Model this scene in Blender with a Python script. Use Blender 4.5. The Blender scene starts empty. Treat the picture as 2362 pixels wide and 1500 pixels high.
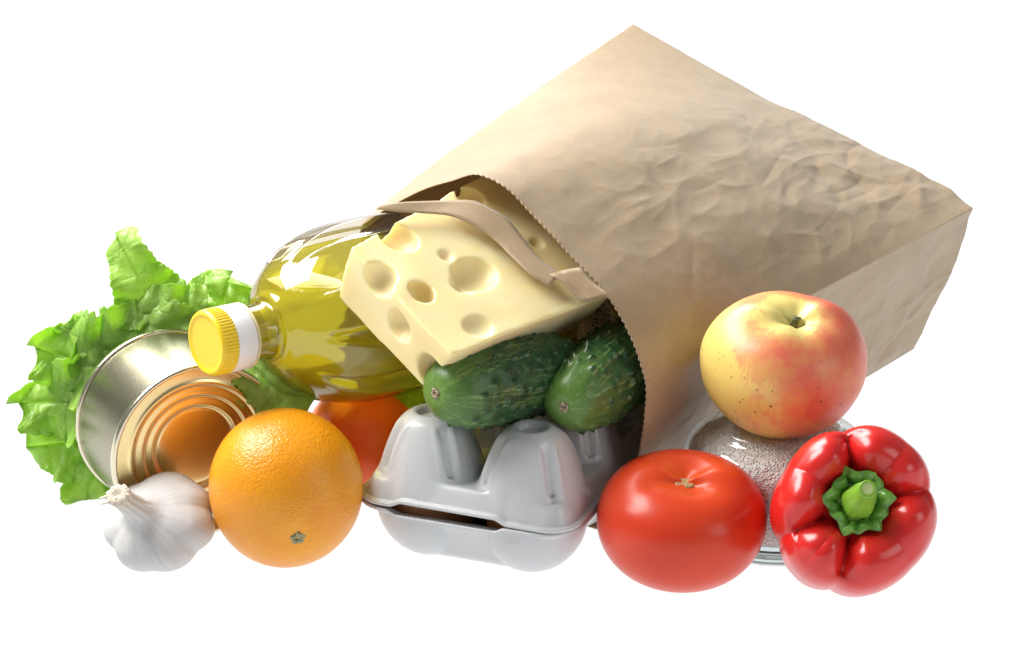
import bpy, bmesh, math, random
import numpy as np
from mathutils import Matrix, Vector, noise as mnoise

random.seed(7)
rng = np.random.default_rng(7)
scene = bpy.context.scene
COL = scene.collection

# ------------------------------------------------------------------ camera
IW, IH, FPX = 2362.0, 1500.0, 6250.0          # photograph size and focal length in its pixels
ELEV = math.radians(20.5)
CAM = np.array([0.0, -1.13, 0.546])
cR = np.array([1.0, 0, 0])
cU = np.array([0, math.sin(ELEV), math.cos(ELEV)])
cF = np.array([0, math.cos(ELEV), -math.sin(ELEV)])
cd = bpy.data.cameras.new('camera')
cd.sensor_width = 36.0
cd.lens = FPX / IW * 36.0
cd.clip_start, cd.clip_end = 0.05, 60.0
cam = bpy.data.objects.new('camera', cd)
COL.objects.link(cam)
cam.location = CAM
cam.rotation_euler = (math.pi / 2 - ELEV, 0, 0)
scene.camera = cam

# ------------------------------------------------------------------ world, lamps, exposure
world = bpy.data.worlds.new('World')
scene.world = world
world.use_nodes = True
bg = world.node_tree.nodes['Background']
bg.inputs[0].default_value = (1.0, 0.985, 0.965, 1)
bg.inputs[1].default_value = 0.22


def area_lamp(name, loc, target, size, size_y, power, color=(1, 1, 1)):
    ld = bpy.data.lights.new(name, 'AREA')
    ld.shape = 'RECTANGLE'
    ld.size, ld.size_y, ld.energy, ld.color = size, size_y, power, color
    o = bpy.data.objects.new(name, ld)
    COL.objects.link(o)
    o.location = loc
    o.rotation_euler = (Vector(target) - Vector(loc)).to_track_quat('-Z', 'Y').to_euler()
    return o


area_lamp('softbox_key', (-0.50, 0.18, 0.68), (0.0, 0.05, 0.05), 0.55, 0.45, 12.5, (1, 0.985, 0.96))
area_lamp('softbox_back', (-0.40, 1.00, 0.85), (0.05, 0.12, 0.05), 0.85, 0.50, 17.0, (1, 0.99, 0.97))
area_lamp('softbox_fill', (0.95, -0.55, 0.50), (0.05, 0.0, 0.05), 0.55, 0.55, 2.4, (1, 0.99, 0.98))

scene.view_settings.view_transform = 'Standard'
scene.view_settings.look = 'None'
scene.view_settings.exposure = 0.0
scene.view_settings.gamma = 1.0
scene.render.engine = 'CYCLES'
scene.cycles.use_denoising = True
scene.cycles.max_bounces = 16
scene.cycles.transmission_bounces = 14
scene.cycles.transparent_max_bounces = 16
scene.cycles.caustics_reflective = True
scene.cycles.caustics_refractive = True
scene.cycles.blur_glossy = 0.5
scene.cycles.sample_clamp_indirect = 8.0


# ------------------------------------------------------------------ pixel helpers
def proj(P):
    d = np.atleast_2d(P) - CAM
    z = d @ cF
    return np.stack([IW / 2 + FPX * (d @ cR) / z, IH / 2 - FPX * (d @ cU) / z], 1)


def ray(px, py):
    return cF + cR * (px - IW / 2) / FPX - cU * (py - IH / 2) / FPX


def on_plane(px, py, o, n):
    d = ray(px, py)
    return CAM + d * (((np.asarray(o) - CAM) @ n) / (d @ n))


def on_z(px, py, z):
    return on_plane(px, py, (0, 0, z), np.array([0, 0, 1.0]))


def on_y(px, py, y):
    return on_plane(px, py, (0, y, 0), np.array([0, 1.0, 0]))


def unit(v):
    v = np.asarray(v, float)
    return v / np.linalg.norm(v)


def frame_z(z, up=(0, 0, 1), roll=0.0):
    """3x3 whose third column is z"""
    z = unit(z)
    x = np.cross(up, z)
    x = unit(x) if np.linalg.norm(x) > 1e-6 else np.array([1.0, 0, 0])
    y = np.cross(z, x)
    c, s = math.cos(roll), math.sin(roll)
    return np.stack([x * c + y * s, -x * s + y * c, z], 1)


def smooth(a, b, x):
    t = np.clip((x - a) / (b - a), 0, 1)
    return t * t * (3 - 2 * t)


def catmull(pts, n):
    """resample a polyline smoothly with n points"""
    P = np.asarray(pts, float)
    t = np.zeros(len(P))
    t[1:] = np.cumsum(np.linalg.norm(np.diff(P, axis=0), axis=1) ** 0.5)
    T = np.linspace(0, t[-1], n)
    Q = np.vstack([2 * P[0] - P[1], P, 2 * P[-1] - P[-2]])
    tt = np.concatenate([[2 * t[0] - t[1]], t, [2 * t[-1] - t[-2]]])
    out = []
    for x in T:
        i = int(np.clip(np.searchsorted(t, x, 'right') - 1, 0, len(P) - 2)) + 1
        t0, t1, t2, t3 = tt[i - 1], tt[i], tt[i + 1], tt[i + 2]
        p0, p1, p2, p3 = Q[i - 1], Q[i], Q[i + 1], Q[i + 2]
        A1 = (t1 - x) / (t1 - t0) * p0 + (x - t0) / (t1 - t0) * p1
        A2 = (t2 - x) / (t2 - t1) * p1 + (x - t1) / (t2 - t1) * p2
        A3 = (t3 - x) / (t3 - t2) * p2 + (x - t2) / (t3 - t2) * p3
        B1 = (t2 - x) / (t2 - t0) * A1 + (x - t0) / (t2 - t0) * A2
        B2 = (t3 - x) / (t3 - t1) * A2 + (x - t1) / (t3 - t1) * A3
        out.append((t2 - x) / (t2 - t1) * B1 + (x - t1) / (t2 - t1) * B2)
    return np.array(out)


def fbm(P, scale, octv=3, seed=0.0):
    return np.array([mnoise.fractal(Vector((p[0] * scale + seed, p[1] * scale - seed, p[2] * scale + 2 * seed)), 0.8, 2.0, octv) for p in P])


def ridged(P, scale, octv=3, seed=0.0):
    return np.array([mnoise.ridged_multi_fractal(Vector((p[0] * scale + seed, p[1] * scale - seed, p[2] * scale)), 0.9, 2.1, octv, 1.0, 2.0) for p in P])


# ------------------------------------------------------------------ mesh helpers
class Part:
    def __init__(s, name, V, F, mat, attr=None, sub=None, label=None, smooth=True, solid=None, kind=None):
        s.name, s.V, s.F, s.mat, s.attr = name, np.asarray(V, float), F, mat, attr
        s.sub, s.label, s.smooth, s.solid, s.kind = list(sub or []), label, smooth, solid, kind

    def all(s):
        return [s] + [q for c in s.sub for q in c.all()]


def grid_faces(n, m, close_u=False, close_v=False):
    """n rows, m columns"""
    nn = n if close_u else n - 1
    mm = m if close_v else m - 1
    i, j = np.meshgrid(np.arange(nn), np.arange(mm), indexing='ij')
    i2, j2 = (i + 1) % n, (j + 1) % m
    return np.stack([i * m + j, i * m + j2, i2 * m + j2, i2 * m + j], -1).reshape(-1, 4)


def lathe(prof, nr, nth, spline=True):
    """returns R(nr,nth), Z(nr,nth), TH, S grids and faces from (r, z) control points, bottom of list first"""
    pr = catmull(prof, nr) if spline else np.asarray(prof, float)
    nr = len(pr)
    th = np.linspace(0, 2 * math.pi, nth, endpoint=False)
    R = np.repeat(np.maximum(pr[:, :1], 2e-5), nth, 1)
    Z = np.repeat(pr[:, 1:2], nth, 1)
    TH = np.repeat(th[None], nr, 0)
    S = np.repeat(np.linspace(0, 1, nr)[:, None], nth, 1)
    return R, Z, TH, S, grid_faces(nr, nth, close_v=True)


def cyl(R, Z, TH):
    return np.stack([R * np.cos(TH), R * np.sin(TH), Z], -1).reshape(-1, 3)


def pc(TH, S):
    return np.stack([np.cos(TH), np.sin(TH), S], -1).reshape(-1, 3)


def tube(pts, radii, n=10, closed_ends=True):
    P = np.asarray(pts, float)
    V, k = [], len(P)
    prev = None
    for i in range(k):
        t = unit(P[min(i + 1, k - 1)] - P[max(i - 1, 0)])
        x = np.cross(t, [0.3, 0.2, 0.9]) if prev is None else prev - t * (prev @ t)
        x = unit(x); prev = x
        y = np.cross(t, x)
        for a in np.linspace(0, 2 * math.pi, n, endpoint=False):
            V.append(P[i] + radii[i] * (math.cos(a) * x + math.sin(a) * y))
    F = [tuple(f) for f in grid_faces(k, n, close_v=True)]
    if closed_ends:
        F.append(tuple(range(n))[::-1])
        F.append(tuple(range((k - 1) * n, k * n)))
    return np.array(V), F


def make_mesh(part, origin, parent):
    me = bpy.data.meshes.new(part.name)
    V = part.V - origin
    F = part.F
    if isinstance(F, np.ndarray):
        F = F.tolist()
    me.from_pydata(V.tolist(), [], F)
    me.update()
    if part.smooth:
        me.polygons.foreach_set('use_smooth', [True] * len(me.polygons))
    if part.attr:
        for k, arr in part.attr.items():
            at = me.attributes.new(k, 'FLOAT_VECTOR', 'POINT')
            at.data.foreach_set('vector', np.ascontiguousarray(arr, dtype=np.float32).ravel())
    if part.mat:
        me.materials.append(part.mat)
    o = bpy.data.objects.new(part.name, me)
    COL.objects.link(o)
    if parent is not None:
        o.parent = parent
    if part.solid:
        md = o.modifiers.new('thickness', 'SOLIDIFY')
        md.thickness = part.solid[0]
        md.offset = part.solid[1]
    if part.label:
        o['label'] = part.label
    if part.kind:
        o['kind'] = part.kind
    return o


def build(name, label, cat, parts, group=None):
    """an Empty at the thing's base with its parts (world-space vertices) below it"""
    allV = np.vstack([q.V for p in parts for q in p.all()])
    lo, hi = allV.min(0), allV.max(0)
    org = np.array([(lo[0] + hi[0]) / 2, (lo[1] + hi[1]) / 2, lo[2]])
    e = bpy.data.objects.new(name, None)
    e.empty_display_size = 0.01
    COL.objects.link(e)
    e.location = org
    e['label'], e['category'] = label, cat
    if group:
        e['group'] = group

    def rec(p, par, first):
        o = make_mesh(p, org if first else org, par)
        for c in p.sub:
            rec(c, o, False)
    for p in parts:
        rec(p, e, True)
    return e


def transform(parts, M3, t=(0, 0, 0), s=1.0):
    for p in parts:
        for q in p.all():
            q.V = (q.V * s) @ np.asarray(M3).T + np.asarray(t)


def fit_place(parts, M3, bbox, z0=0.0, keep_scale=None, ref=None, frac=1.0):
    """rotate by M3, then scale and slide on the plane z = z0 until the outline's box matches bbox (x0, y0, x1, y1) in photo pixels.
    ref: only these parts count for the box."""
    transform(parts, M3)
    src = ref or parts
    s, sz = 1.0, 1.0
    pos = on_z((bbox[0] + bbox[2]) / 2, bbox[3], z0)
    V0 = np.vstack([q.V[:int(len(q.V) * frac)] for p in src for q in p.all()])
    Vall = np.vstack([q.V for p in parts for q in p.all()])
    for _ in range(25):
        s_use = keep_scale or s
        S3 = np.array([s_use, s_use, s_use * sz])
        V = V0 * S3
        zmin = (Vall[:, 2] * S3[2]).min()
        T = np.array([pos[0], pos[1], z0 - zmin])
        px = proj(V + T)
        lo, hi = px.min(0), px.max(0)
        s *= (bbox[2] - bbox[0]) / (hi[0] - lo[0])
        sz = float(np.clip(sz * ((bbox[3] - bbox[1]) / (hi[1] - lo[1])) ** 0.7, 0.78, 1.2))
        zc = z0 + 0.03
        c_now = (lo + hi) / 2
        c_tgt = np.array([(bbox[0] + bbox[2]) / 2, (bbox[1] + bbox[3]) / 2])
        d = on_z(*c_tgt, zc) - on_z(*c_now, zc)
        pos = pos + d * 0.9
    transform(parts, np.diag(S3 / s_use), T, s_use)
    return T, s_use


# ------------------------------------------------------------------ material helpers
class Mat:
    def __init__(s, name):
        s.m = bpy.data.materials.new(name)
        s.m.use_nodes = True
        s.nt = s.m.node_tree
        s.b = s.nt.nodes['Principled BSDF']
        s.out = s.nt.nodes['Material Output']

    def n(s, t, **k):
        x = s.nt.nodes.new(t)
        for a, v in k.items():
            if a.startswith('i_'):
                key = a[2:]
                key = int(key) if key.isdigit() else key.replace('_', ' ')
                x.inputs[key].default_value = v
            else:
                setattr(x, a, v)
        return x

    def l(s, a, b):
        s.nt.links.new(a, b)

    def set(s, **k):
        for a, v in k.items():
            s.b.inputs[a.replace('_', ' ')].default_value = v
        return s

    def coord(s, attr=None):
        if attr:
            return s.n('ShaderNodeAttribute', attribute_name=attr).outputs['Vector']
        return s.n('ShaderNodeTexCoord').outputs['Object']

    def mapping(s, vec, scale):
        m = s.n('ShaderNodeMapping')
        m.inputs['Scale'].default_value = scale
        s.l(vec, m.inputs['Vector'])
        return m.outputs[0]

    def noise(s, vec, scale, detail=4, rough=0.55, dist=0.0):
        x = s.n('ShaderNodeTexNoise')
        x.inputs['Scale'].default_value = scale
        x.inputs['Detail'].default_value = detail
        x.inputs['Roughness'].default_value = rough
        x.inputs['Distortion'].default_value = dist
        if vec is not None:
            s.l(vec, x.inputs['Vector'])
        return x.outputs['Fac']

    def voro(s, vec, scale, feature='F1', rand=1.0):
        x = s.n('ShaderNodeTexVoronoi', feature=feature)
        x.inputs['Scale'].default_value = scale
        x.inputs['Randomness'].default_value = rand
        if vec is not None:
            s.l(vec, x.inputs['Vector'])
        return x.outputs['Distance']

    def ramp(s, fac, stops, interp='LINEAR'):
        r = s.n('ShaderNodeValToRGB')
        r.color_ramp.interpolation = interp
        el = r.color_ramp.elements
        while len(el) < len(stops):
            el.new(0.5)
        for e, (p, c) in zip(el, stops):
            e.position = p
            e.color = (c, c, c, 1) if isinstance(c, (int, float)) else (*c, 1)
        s.l(fac, r.inputs[0])
        return r.outputs[0]

    def mix(s, fac, a, b, mode='MIX'):
        x = s.n('ShaderNodeMix', data_type='RGBA', blend_type=mode)
        for sock, v in ((x.inputs[0], fac), (x.inputs[6], a), (x.inputs[7], b)):
            if isinstance(v, (int, float)):
                sock.default_value = v
            elif isinstance(v, tuple):
                sock.default_value = (*v, 1)
            else:
                s.l(v, sock)
        return x.outputs[2]

    def math(s, op, a, b=None, c=None):
        x = s.n('ShaderNodeMath', operation=op)
        for i, v in enumerate((a, b, c)):
            if v is None:
                continue
            if isinstance(v, (int, float)):
                x.inputs[i].default_value = v
            else:
                s.l(v, x.inputs[i])
        return x.outputs[0]

    def sep(s, vec):
        x = s.n('ShaderNodeSeparateXYZ')
        s.l(vec, x.inputs[0])
        return x.outputs

    def col(s, v):
        if isinstance(v, tuple):
            s.b.inputs['Base Color'].default_value = (*v, 1)
        else:
            s.l(v, s.b.inputs['Base Color'])
        return s

    def bump(s, h, strength=0.3, dist=0.001, prev=None):
        x = s.n('ShaderNodeBump')
        x.inputs['Strength'].default_value = strength
        x.inputs['Distance'].default_value = dist
        s.l(h, x.inputs['Height'])
        if prev is not None:
            s.l(prev, x.inputs['Normal'])
        s.l(x.outputs[0], s.b.inputs['Normal'])
        return x.outputs[0]


def thin_fresnel(M):
    lw = M.n('ShaderNodeLayerWeight')
    lw.inputs['Blend'].default_value = 0.5
    return M.math('MULTIPLY_ADD', M.math('POWER', lw.outputs['Facing'], 4.0), 0.85, 0.07)


def sss(M, w, radius, scale=0.01):
    M.b.inputs['Subsurface Weight'].default_value = w
    M.b.inputs['Subsurface Radius'].default_value = radius
    M.b.inputs['Subsurface Scale'].default_value = scale


# ------------------------------------------------------------------ white table: emission added so the ground stays pure white without contact shadows
M = Mat('white_table_glow')
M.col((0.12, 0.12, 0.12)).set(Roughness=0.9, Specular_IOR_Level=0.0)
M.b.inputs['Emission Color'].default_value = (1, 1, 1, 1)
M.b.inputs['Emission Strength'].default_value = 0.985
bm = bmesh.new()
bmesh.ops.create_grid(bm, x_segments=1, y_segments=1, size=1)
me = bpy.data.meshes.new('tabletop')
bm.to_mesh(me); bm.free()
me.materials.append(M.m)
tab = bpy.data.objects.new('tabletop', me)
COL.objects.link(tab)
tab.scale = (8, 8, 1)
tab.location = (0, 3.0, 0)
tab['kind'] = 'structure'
tab['label'] = 'plain white table surface with an added glow under the groceries'

# ------------------------------------------------------------------ paper bag
BF = np.array([0.2255, 0.2920, 0.0])       # far lower right corner, on the table
PHI, TAU, BW, BG, BL = math.radians(54.1), math.radians(17.4), 0.228, 0.090, 0.307
bA = np.array([math.cos(PHI), math.sin(PHI), 0.0])
bP = np.array([math.sin(PHI), -math.cos(PHI), 0.0])
bZ = np.array([0, 0, 1.0])
BN = BF - bA * BL                          # near lower right corner


def paper_mat(name, inner=False):
    M = Mat(name)
    v = M.coord()
    base = (0.57, 0.425, 0.255)
    n1 = M.noise(M.mapping(v, (1, 1, 1)), 55, 5, 0.65)
    n2 = M.noise(v, 900, 3, 0.7)
    n3 = M.noise(M.mapping(v, (1, 1, 3)), 320, 4, 0.7)
    c = M.mix(M.ramp(n1, [(0.3, 0.0), (0.7, 1.0)]), tuple(x * 0.90 for x in base), tuple(min(1, x * 1.08) for x in base))
    c = M.mix(M.math('MULTIPLY', M.ramp(n2, [(0.35, 1.0), (0.65, 0.0)]), 0.30), c, (0.36, 0.25, 0.14))
    c = M.mix(M.math('MULTIPLY', M.ramp(n3, [(0.5, 0.0), (0.75, 1.0)]), 0.22), c, (0.66, 0.52, 0.36))
    M.col(c).set(Roughness=0.45, Specular_IOR_Level=0.5)
    M.b.inputs['Sheen Weight'].default_value = 0.3
    M.b.inputs['Coat Weight'].default_value = 0.18
    M.b.inputs['Coat Roughness'].default_value = 0.42
    h = M.math('ADD', M.math('MULTIPLY', n3, 0.5), n2)
    b1 = M.bump(h, 0.30, 0.0004)
    w = M.noise(M.mapping(v, (1, 1, 1.6)), 26, 3, 0.5, 0.8)
    M.bump(w, 0.12, 0.004, b1)
    # thin kraft paper lets a little light through
    tr = M.n('ShaderNodeBsdfTranslucent')
    M.l(c, tr.inputs[0])
    mx = M.n('ShaderNodeMixShader')
    mx.inputs[0].default_value = 0.22
    M.l(M.b.outputs[0], mx.inputs[1]); M.l(tr.outputs[0], mx.inputs[2])
    M.l(mx.outputs[0], M.out.inputs['Surface'])
    return M.m


PAPER = paper_mat('kraft_paper')


def bag_uz(px, py):
    P = on_plane(px, py, BN, bA)
    return np.array([(P - BN) @ bP, P[2]])


def bag_pt(u, z, s):
    """section coordinates (u, z) at s metres along the bag's axis from the opening"""
    return BN + bA * s + bP * u + bZ * z


# far section
wv = np.array([math.cos(TAU), -math.sin(TAU)])
gv = np.array([-math.sin(TAU), -math.cos(TAU)])
fF = np.array([0.0, 0.0])
fC = fF - gv * BG
fA = fC - wv * BW + np.array([-0.001, 0.0045])
fL = np.array([fA[0] - 0.012, 0.002])
near_top = np.array([bag_uz(*q) for q in [(1490, 882), (1462, 795), (1400, 684), (1320, 592), (1235, 502), (1165, 433), (1100, 403), (1040, 418), (975, 438), (885, 486), (835, 520)]])
near_right = np.array([bag_uz(*q) for q in [(1399, 1243), (1444, 1140), (1475, 1040), (1489, 955), (1490, 882)]])
near_right[0, 1] = 0.002
nl = near_top[-1]
near_left = np.array([nl, nl + [-0.012, -0.045], nl + [-0.010, -0.09], [nl[0] + 0.0, 0.003]])
near_bot = np.array([[nl[0], 0.003], [nl[0] * 0.5, 0.002], [near_right[0, 0], 0.002]])


def creases(sa, ta, n, seed, amp, width, side):
    """sharp straight folds: cusped ridges and valleys of limited length"""
    rs = np.random.default_rng(seed)
    out = np.zeros_like(sa)
    for _ in range(n):
        cs, ct = rs.uniform(0.03, BL), width * rs.beta(1.2, 2.2)
        if rs.random() < 0.35:
            cs = rs.uniform(BL * 0.75, BL * 1.0)
        an = rs.normal(0.45, 0.55) + side
        ln, w = rs.uniform(0.010, 0.034), rs.uniform(0.0022, 0.0060)
        x = (sa - cs) * math.cos(an) + (ta - ct) * math.sin(an)
        y = -(sa - cs) * math.sin(an) + (ta - ct) * math.cos(an) + 6.0 * rs.normal(0, 0.6) * x ** 2
        out += rs.choice((-1, 1)) * amp * rs.uniform(0.4, 1.0) * np.exp(-np.abs(y) / w) * np.exp(-(x / ln) ** 4)
    return out


def bag_panel(name, near, far, nu, nv, amp, seed, teeth=True, bulge=0.0, sub=None, ridges=0.0, edge_lo=1.0, edge_hi=1.0, ext=None, calm=None, n_cr=0, cr_amp=0.0009, cr_side=0.0):
    nearc = catmull(near, nu)
    farc = np.asarray(far)[0][None] + (np.asarray(far)[-1] - np.asarray(far)[0])[None] * np.linspace(0, 1, nu)[:, None]
    sv = np.linspace(0, 1, nv)
    P = np.zeros((nv, nu, 3))
    tt = np.linspace(0, 1, nu)
    L = np.cumsum(np.r_[0, np.linalg.norm(np.diff(nearc, axis=0), axis=1)])
    tooth = 0.0011 * (np.abs(((L / 0.0032) % 1.0) - 0.5) * 2 - 0.5) if teeth else np.zeros(nu)
    for i, s in enumerate(sv):
        k = s ** 0.85
        uz = nearc * (1 - k) + farc * k
        for_s = s * BL
        off = tooth * (1 - min(1, s / 0.012)) if s < 0.012 else 0
        P[i] = BN + bA * (for_s + (off[:, None] if np.ndim(off) else 0)) + uz[:, :1] * bP + uz[:, 1:] * bZ
    if ext is not None:
        P += bA * (ext(tt)[None] * smooth(0.80, 1.0, sv)[:, None] ** 1.5)[..., None]
    # outward normals by finite difference
    du = np.gradient(P, axis=1); dv = np.gradient(P, axis=0)
    N = np.cross(du, dv)
    N /= np.linalg.norm(N, axis=2, keepdims=True) + 1e-12
    c0 = P.reshape(-1, 3).mean(0)
    cen = bag_pt(-0.09, 0.06, BL / 2)
    if ((c0 - cen) @ N.reshape(-1, 3).mean(0)) < 0:
        N = -N
    flat = P.reshape(-1, 3)
    edge = (smooth(0, 0.10, tt)[None] * edge_lo + (1 - edge_lo)) * (smooth(0, 0.10, 1 - tt)[None] * edge_hi + (1 - edge_hi))
    along = 0.35 + 0.65 * smooth(0.0, 0.25, sv)[:, None]
    # wrinkles run mostly along the bag; the sheet is smoother towards the edges given by calm
    sa, ta = np.meshgrid(sv * BL, L, indexing='ij')
    skew = np.stack([(sa + 0.5 * ta) * 0.42, ta - 0.15 * sa, 0 * sa + seed], -1).reshape(-1, 3)
    d = fbm(skew, 34, 2, seed).reshape(nv, nu) * amp
    r = ridged(skew, 46, 2, seed + 3.3).reshape(nv, nu)
    d += (r - r.mean()) * ridges
    d2 = ridged(flat, 26, 2, seed + 9.1).reshape(nv, nu)
    d += (d2 - d2.mean()) * ridges * 0.9 * smooth(0.55, 0.95, sv)[:, None]
    d += creases(sa, ta, n_cr, int(seed * 10), cr_amp, L[-1], cr_side)
    d *= (calm(tt)[None] if calm is not None else 1.0)
    d = d * edge * along + bulge * np.sin(math.pi * tt)[None] * np.sin(math.pi * np.clip(sv, 0, 1))[:, None]
    P += N * d[..., None]
    return Part(name, P.reshape(-1, 3), grid_faces(nv, nu), PAPER, sub=sub, solid=(0.0005, 0.0)), P


top_p, Ptop = bag_panel('front_panel', near_top, [fC, fA], 330, 190, 0.0012, 1.7, bulge=0.010, ridges=0.0007, edge_hi=0.3, calm=lambda t: 1.0 - 0.8 * smooth(0.35, 0.8, t), n_cr=90, cr_amp=0.0007, ext=lambda t: 0.009 * (1 - smooth(0, 0.16, t)) + 0.013 * smooth(0, 0.12, t) * (1 - smooth(0.12, 0.75, t)))
right_p, Pr = bag_panel('side_panel', near_right, [fF, fC], 120, 190, 0.0016, 5.1, bulge=-0.003, ridges=0.0007, n_cr=45, cr_amp=0.0008, cr_side=1.0, ext=lambda t: 0.013 * np.sin(np.clip(t, 0, 1) ** 1.2 * math.pi * 0.78))
left_p, Pl = bag_panel('side_panel', near_left, [fA, fL], 60, 50, 0.002, 8.2, bulge=0.004, ridges=0.0005)
bot_p, Pb = bag_panel('back_panel', near_bot, [fL, fF], 60, 40, 0.0, 9.0, teeth=False)

# the closed end of the bag: folded, slightly bulging
nu, nv = 70, 50
a_ = np.linspace(0, 1, nu); b_ = np.linspace(0, 1, nv)
Pe = np.zeros((nv, nu, 3))
top_edge = Ptop[-1][np.linspace(0, Ptop.shape[1] - 1, nu).astype(int)][::-1]      # A -> C
right_edge = Pr[-1][np.linspace(0, Pr.shape[1] - 1, nv).astype(int)][::-1]        # C -> F
left_edge = Pl[-1][np.linspace(0, Pl.shape[1] - 1, nv).astype(int)]               # A -> L
bot_edge = Pb[-1][np.linspace(0, Pb.shape[1] - 1, nu).astype(int)]                # L -> F
for i, b in enumerate(b_):
    for_t = top_edge * (1 - b) + bot_edge * b
    lr = left_edge[i][None] * (1 - a_)[:, None] + right_edge[i][None] * a_[:, None]
    cor = ((top_edge[0] * (1 - a_)[:, None] + top_edge[-1] * a_[:, None]) * (1 - b) + (bot_edge[0] * (1 - a_)[:, None] + bot_edge[-1] * a_[:, None]) * b)
    Pe[i] = for_t + lr - cor
A2, B2 = np.meshgrid(a_, b_)
bul = 0.010 * (np.sin(math.pi * A2) ** 0.5) * np.sin(math.pi * B2) ** 0.6
Pe += bA * bul[..., None]
end_p = Part('bottom_panel', Pe.reshape(-1, 3), grid_faces(nv, nu), PAPER, solid=(0.0005, 0.0))

# ------------------------------------------------------------------ cheese frame (needed by the bag's handle)
e1c = unit(np.array([240, -250, 150.0])); e2c = unit(np.array([350, 130, -343.0]))
toW = lambda v: v[0] * cR + v[1] * cU - v[2] * cF
ch_x = unit(toW(e2c)); ch_y = -unit(toW(e1c)); ch_y = unit(ch_y - ch_x * (ch_x @ ch_y)); ch_n = unit(np.cross(ch_x, ch_y))
ch_B = on_z(1042, 818, 0.114)


def ch_px(px, py, off=0.0):
    P = on_plane(px, py, ch_B + ch_n * off, ch_n) - ch_B
    return np.array([P @ ch_x, P @ ch_y, P @ ch_n])


# handle: a flat paper strip hanging across the mouth over the cheese
def handle_pt(px, py, w):
    d = ray(px, py)
    t1 = ((ch_B + ch_n * 0.006 - CAM) @ ch_n) / (d @ ch_n)
    t2 = ((BN - bA * 0.002 - CAM) @ bA) / (d @ bA)
    t = t1 * (1 - w) + min(t1, t2) * w
    return CAM + d * t


up_e = [(868, 477), (915, 470), (1000, 464), (1052, 461), (1094, 464), (1128, 482), (1172, 508), (1206, 548), (1246, 598), (1292, 636)]
lo_e = [(868, 484), (915, 487), (985, 491), (1036, 498), (1072, 512), (1108, 530), (1146, 556), (1184, 596), (1224, 636), (1266, 660)]
up_c, lo_c = catmull(up_e, 60), catmull(lo_e, 60)
HV = []
for i in range(60):
    w = 1 - math.sin(math.pi * min(1, max(0, i / 59))) ** 0.5
    U_, L_ = handle_pt(*up_c[i], w), handle_pt(*lo_c[i], w)
    for k in range(7):
        q = k / 6
        HV.append(U_ * (1 - q) + L_ * q + ch_n * 0.0004 * math.sin(0.23 * i + 2 * q))
handle = Part('handle', np.array(HV), grid_faces(60, 7), PAPER, solid=(0.0006, 0.0))
pq = [(1268, 634), (1338, 618), (1403, 686), (1348, 694)]
PV = []
for i in range(9):
    for k in range(9):
        a, b = i / 8, k / 8
        px = (np.array(pq[0]) * (1 - a) + np.array(pq[1]) * a) * (1 - b) + (np.array(pq[3]) * (1 - a) + np.array(pq[2]) * a) * b
        PV.append(handle_pt(px[0], px[1], 1.0) - unit(ray(*px)) * 0.0015 + ch_n * 0.001 * math.sin(3 * a + 5 * b))
patch = Part('handle_patch', np.array(PV), grid_faces(9, 9), PAPER, solid=(0.0008, 0.0))

INK = Mat('brown_ink').col((0.045, 0.022, 0.010)).set(Roughness=0.8).m


def text_part(body, o, xdir, ydir, size):
    cu = bpy.data.curves.new('print', 'FONT')
    cu.body = body
    cu.size = size
    to = bpy.data.objects.new('print', cu)
    COL.objects.link(to)
    bpy.context.view_layer.update()
    me = bpy.data.meshes.new_from_object(to.evaluated_get(bpy.context.evaluated_depsgraph_get()))
    V = np.zeros(len(me.vertices) * 3); me.vertices.foreach_get('co', V)
    V = V.reshape(-1, 3)
    F = [tuple(p.vertices) for p in me.polygons]
    bpy.data.objects.remove(to)
    W = o + V[:, :1] * xdir + V[:, 1:2] * ydir
    return Part('printed_text', W, F, INK, smooth=False)


# print on the inside of the right-hand wall, seen beside the cheese
texts = []
i_off = 0.020
tx_o = BN + bA * 0.026
for body, p0, p1, size in (('НОСТИ 18 МЕСЯЦЕВ', (1366, 800), (1392, 700), 0.0042),
                           ('С ДАТЫ ИЗГОТОВЛЕНИЯ', (1384, 800), (1402, 706), 0.0030),
                           ('ХРАНИТЬ В СУХОМ МЕСТЕ', (1398, 795), (1410, 718), 0.0028)):
    A_ = on_plane(*p0, tx_o, bA); B_ = on_plane(*p1, tx_o, bA)
    xd = unit(B_ - A_)
    yd = unit(np.cross(-bA, xd)); yd = yd if yd @ bP < 0 else -yd
    texts.append((body, A_, xd, yd, size))
inner = []
cor = [on_plane(*q, tx_o + bA * 0.0012, bA) for q in [(1325, 840), (1340, 676), (1398, 690), (1466, 840)]]
gridP = []
for i in range(12):
    for k in range(12):
        a, b = i / 11, k / 11
        gridP.append((cor[0] * (1 - a) + cor[3] * a) * (1 - b) + (cor[1] * (1 - a) + cor[2] * a) * b)
fold_in = Part('inner_flap', np.array(gridP), grid_faces(12, 12), PAPER, sub=[text_part(*t) for t in texts], label='printed inner paper flap showing beside the cheese', solid=(0.0006, 1.0))
cr_e = np.vstack([Pr[k, -1] for k in range(0, Pr.shape[0], 3)])
cv, cf = tube(cr_e, [0.00045] * len(cr_e), 6)
crease = Part('crease', cv, cf, PAPER)
bag = build('paper_bag', 'large brown kraft paper bag lying on its side with groceries spilling out', 'paper bag',
            [top_p, right_p, left_p, bot_p, end_p, crease, handle, patch, fold_in])

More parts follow.
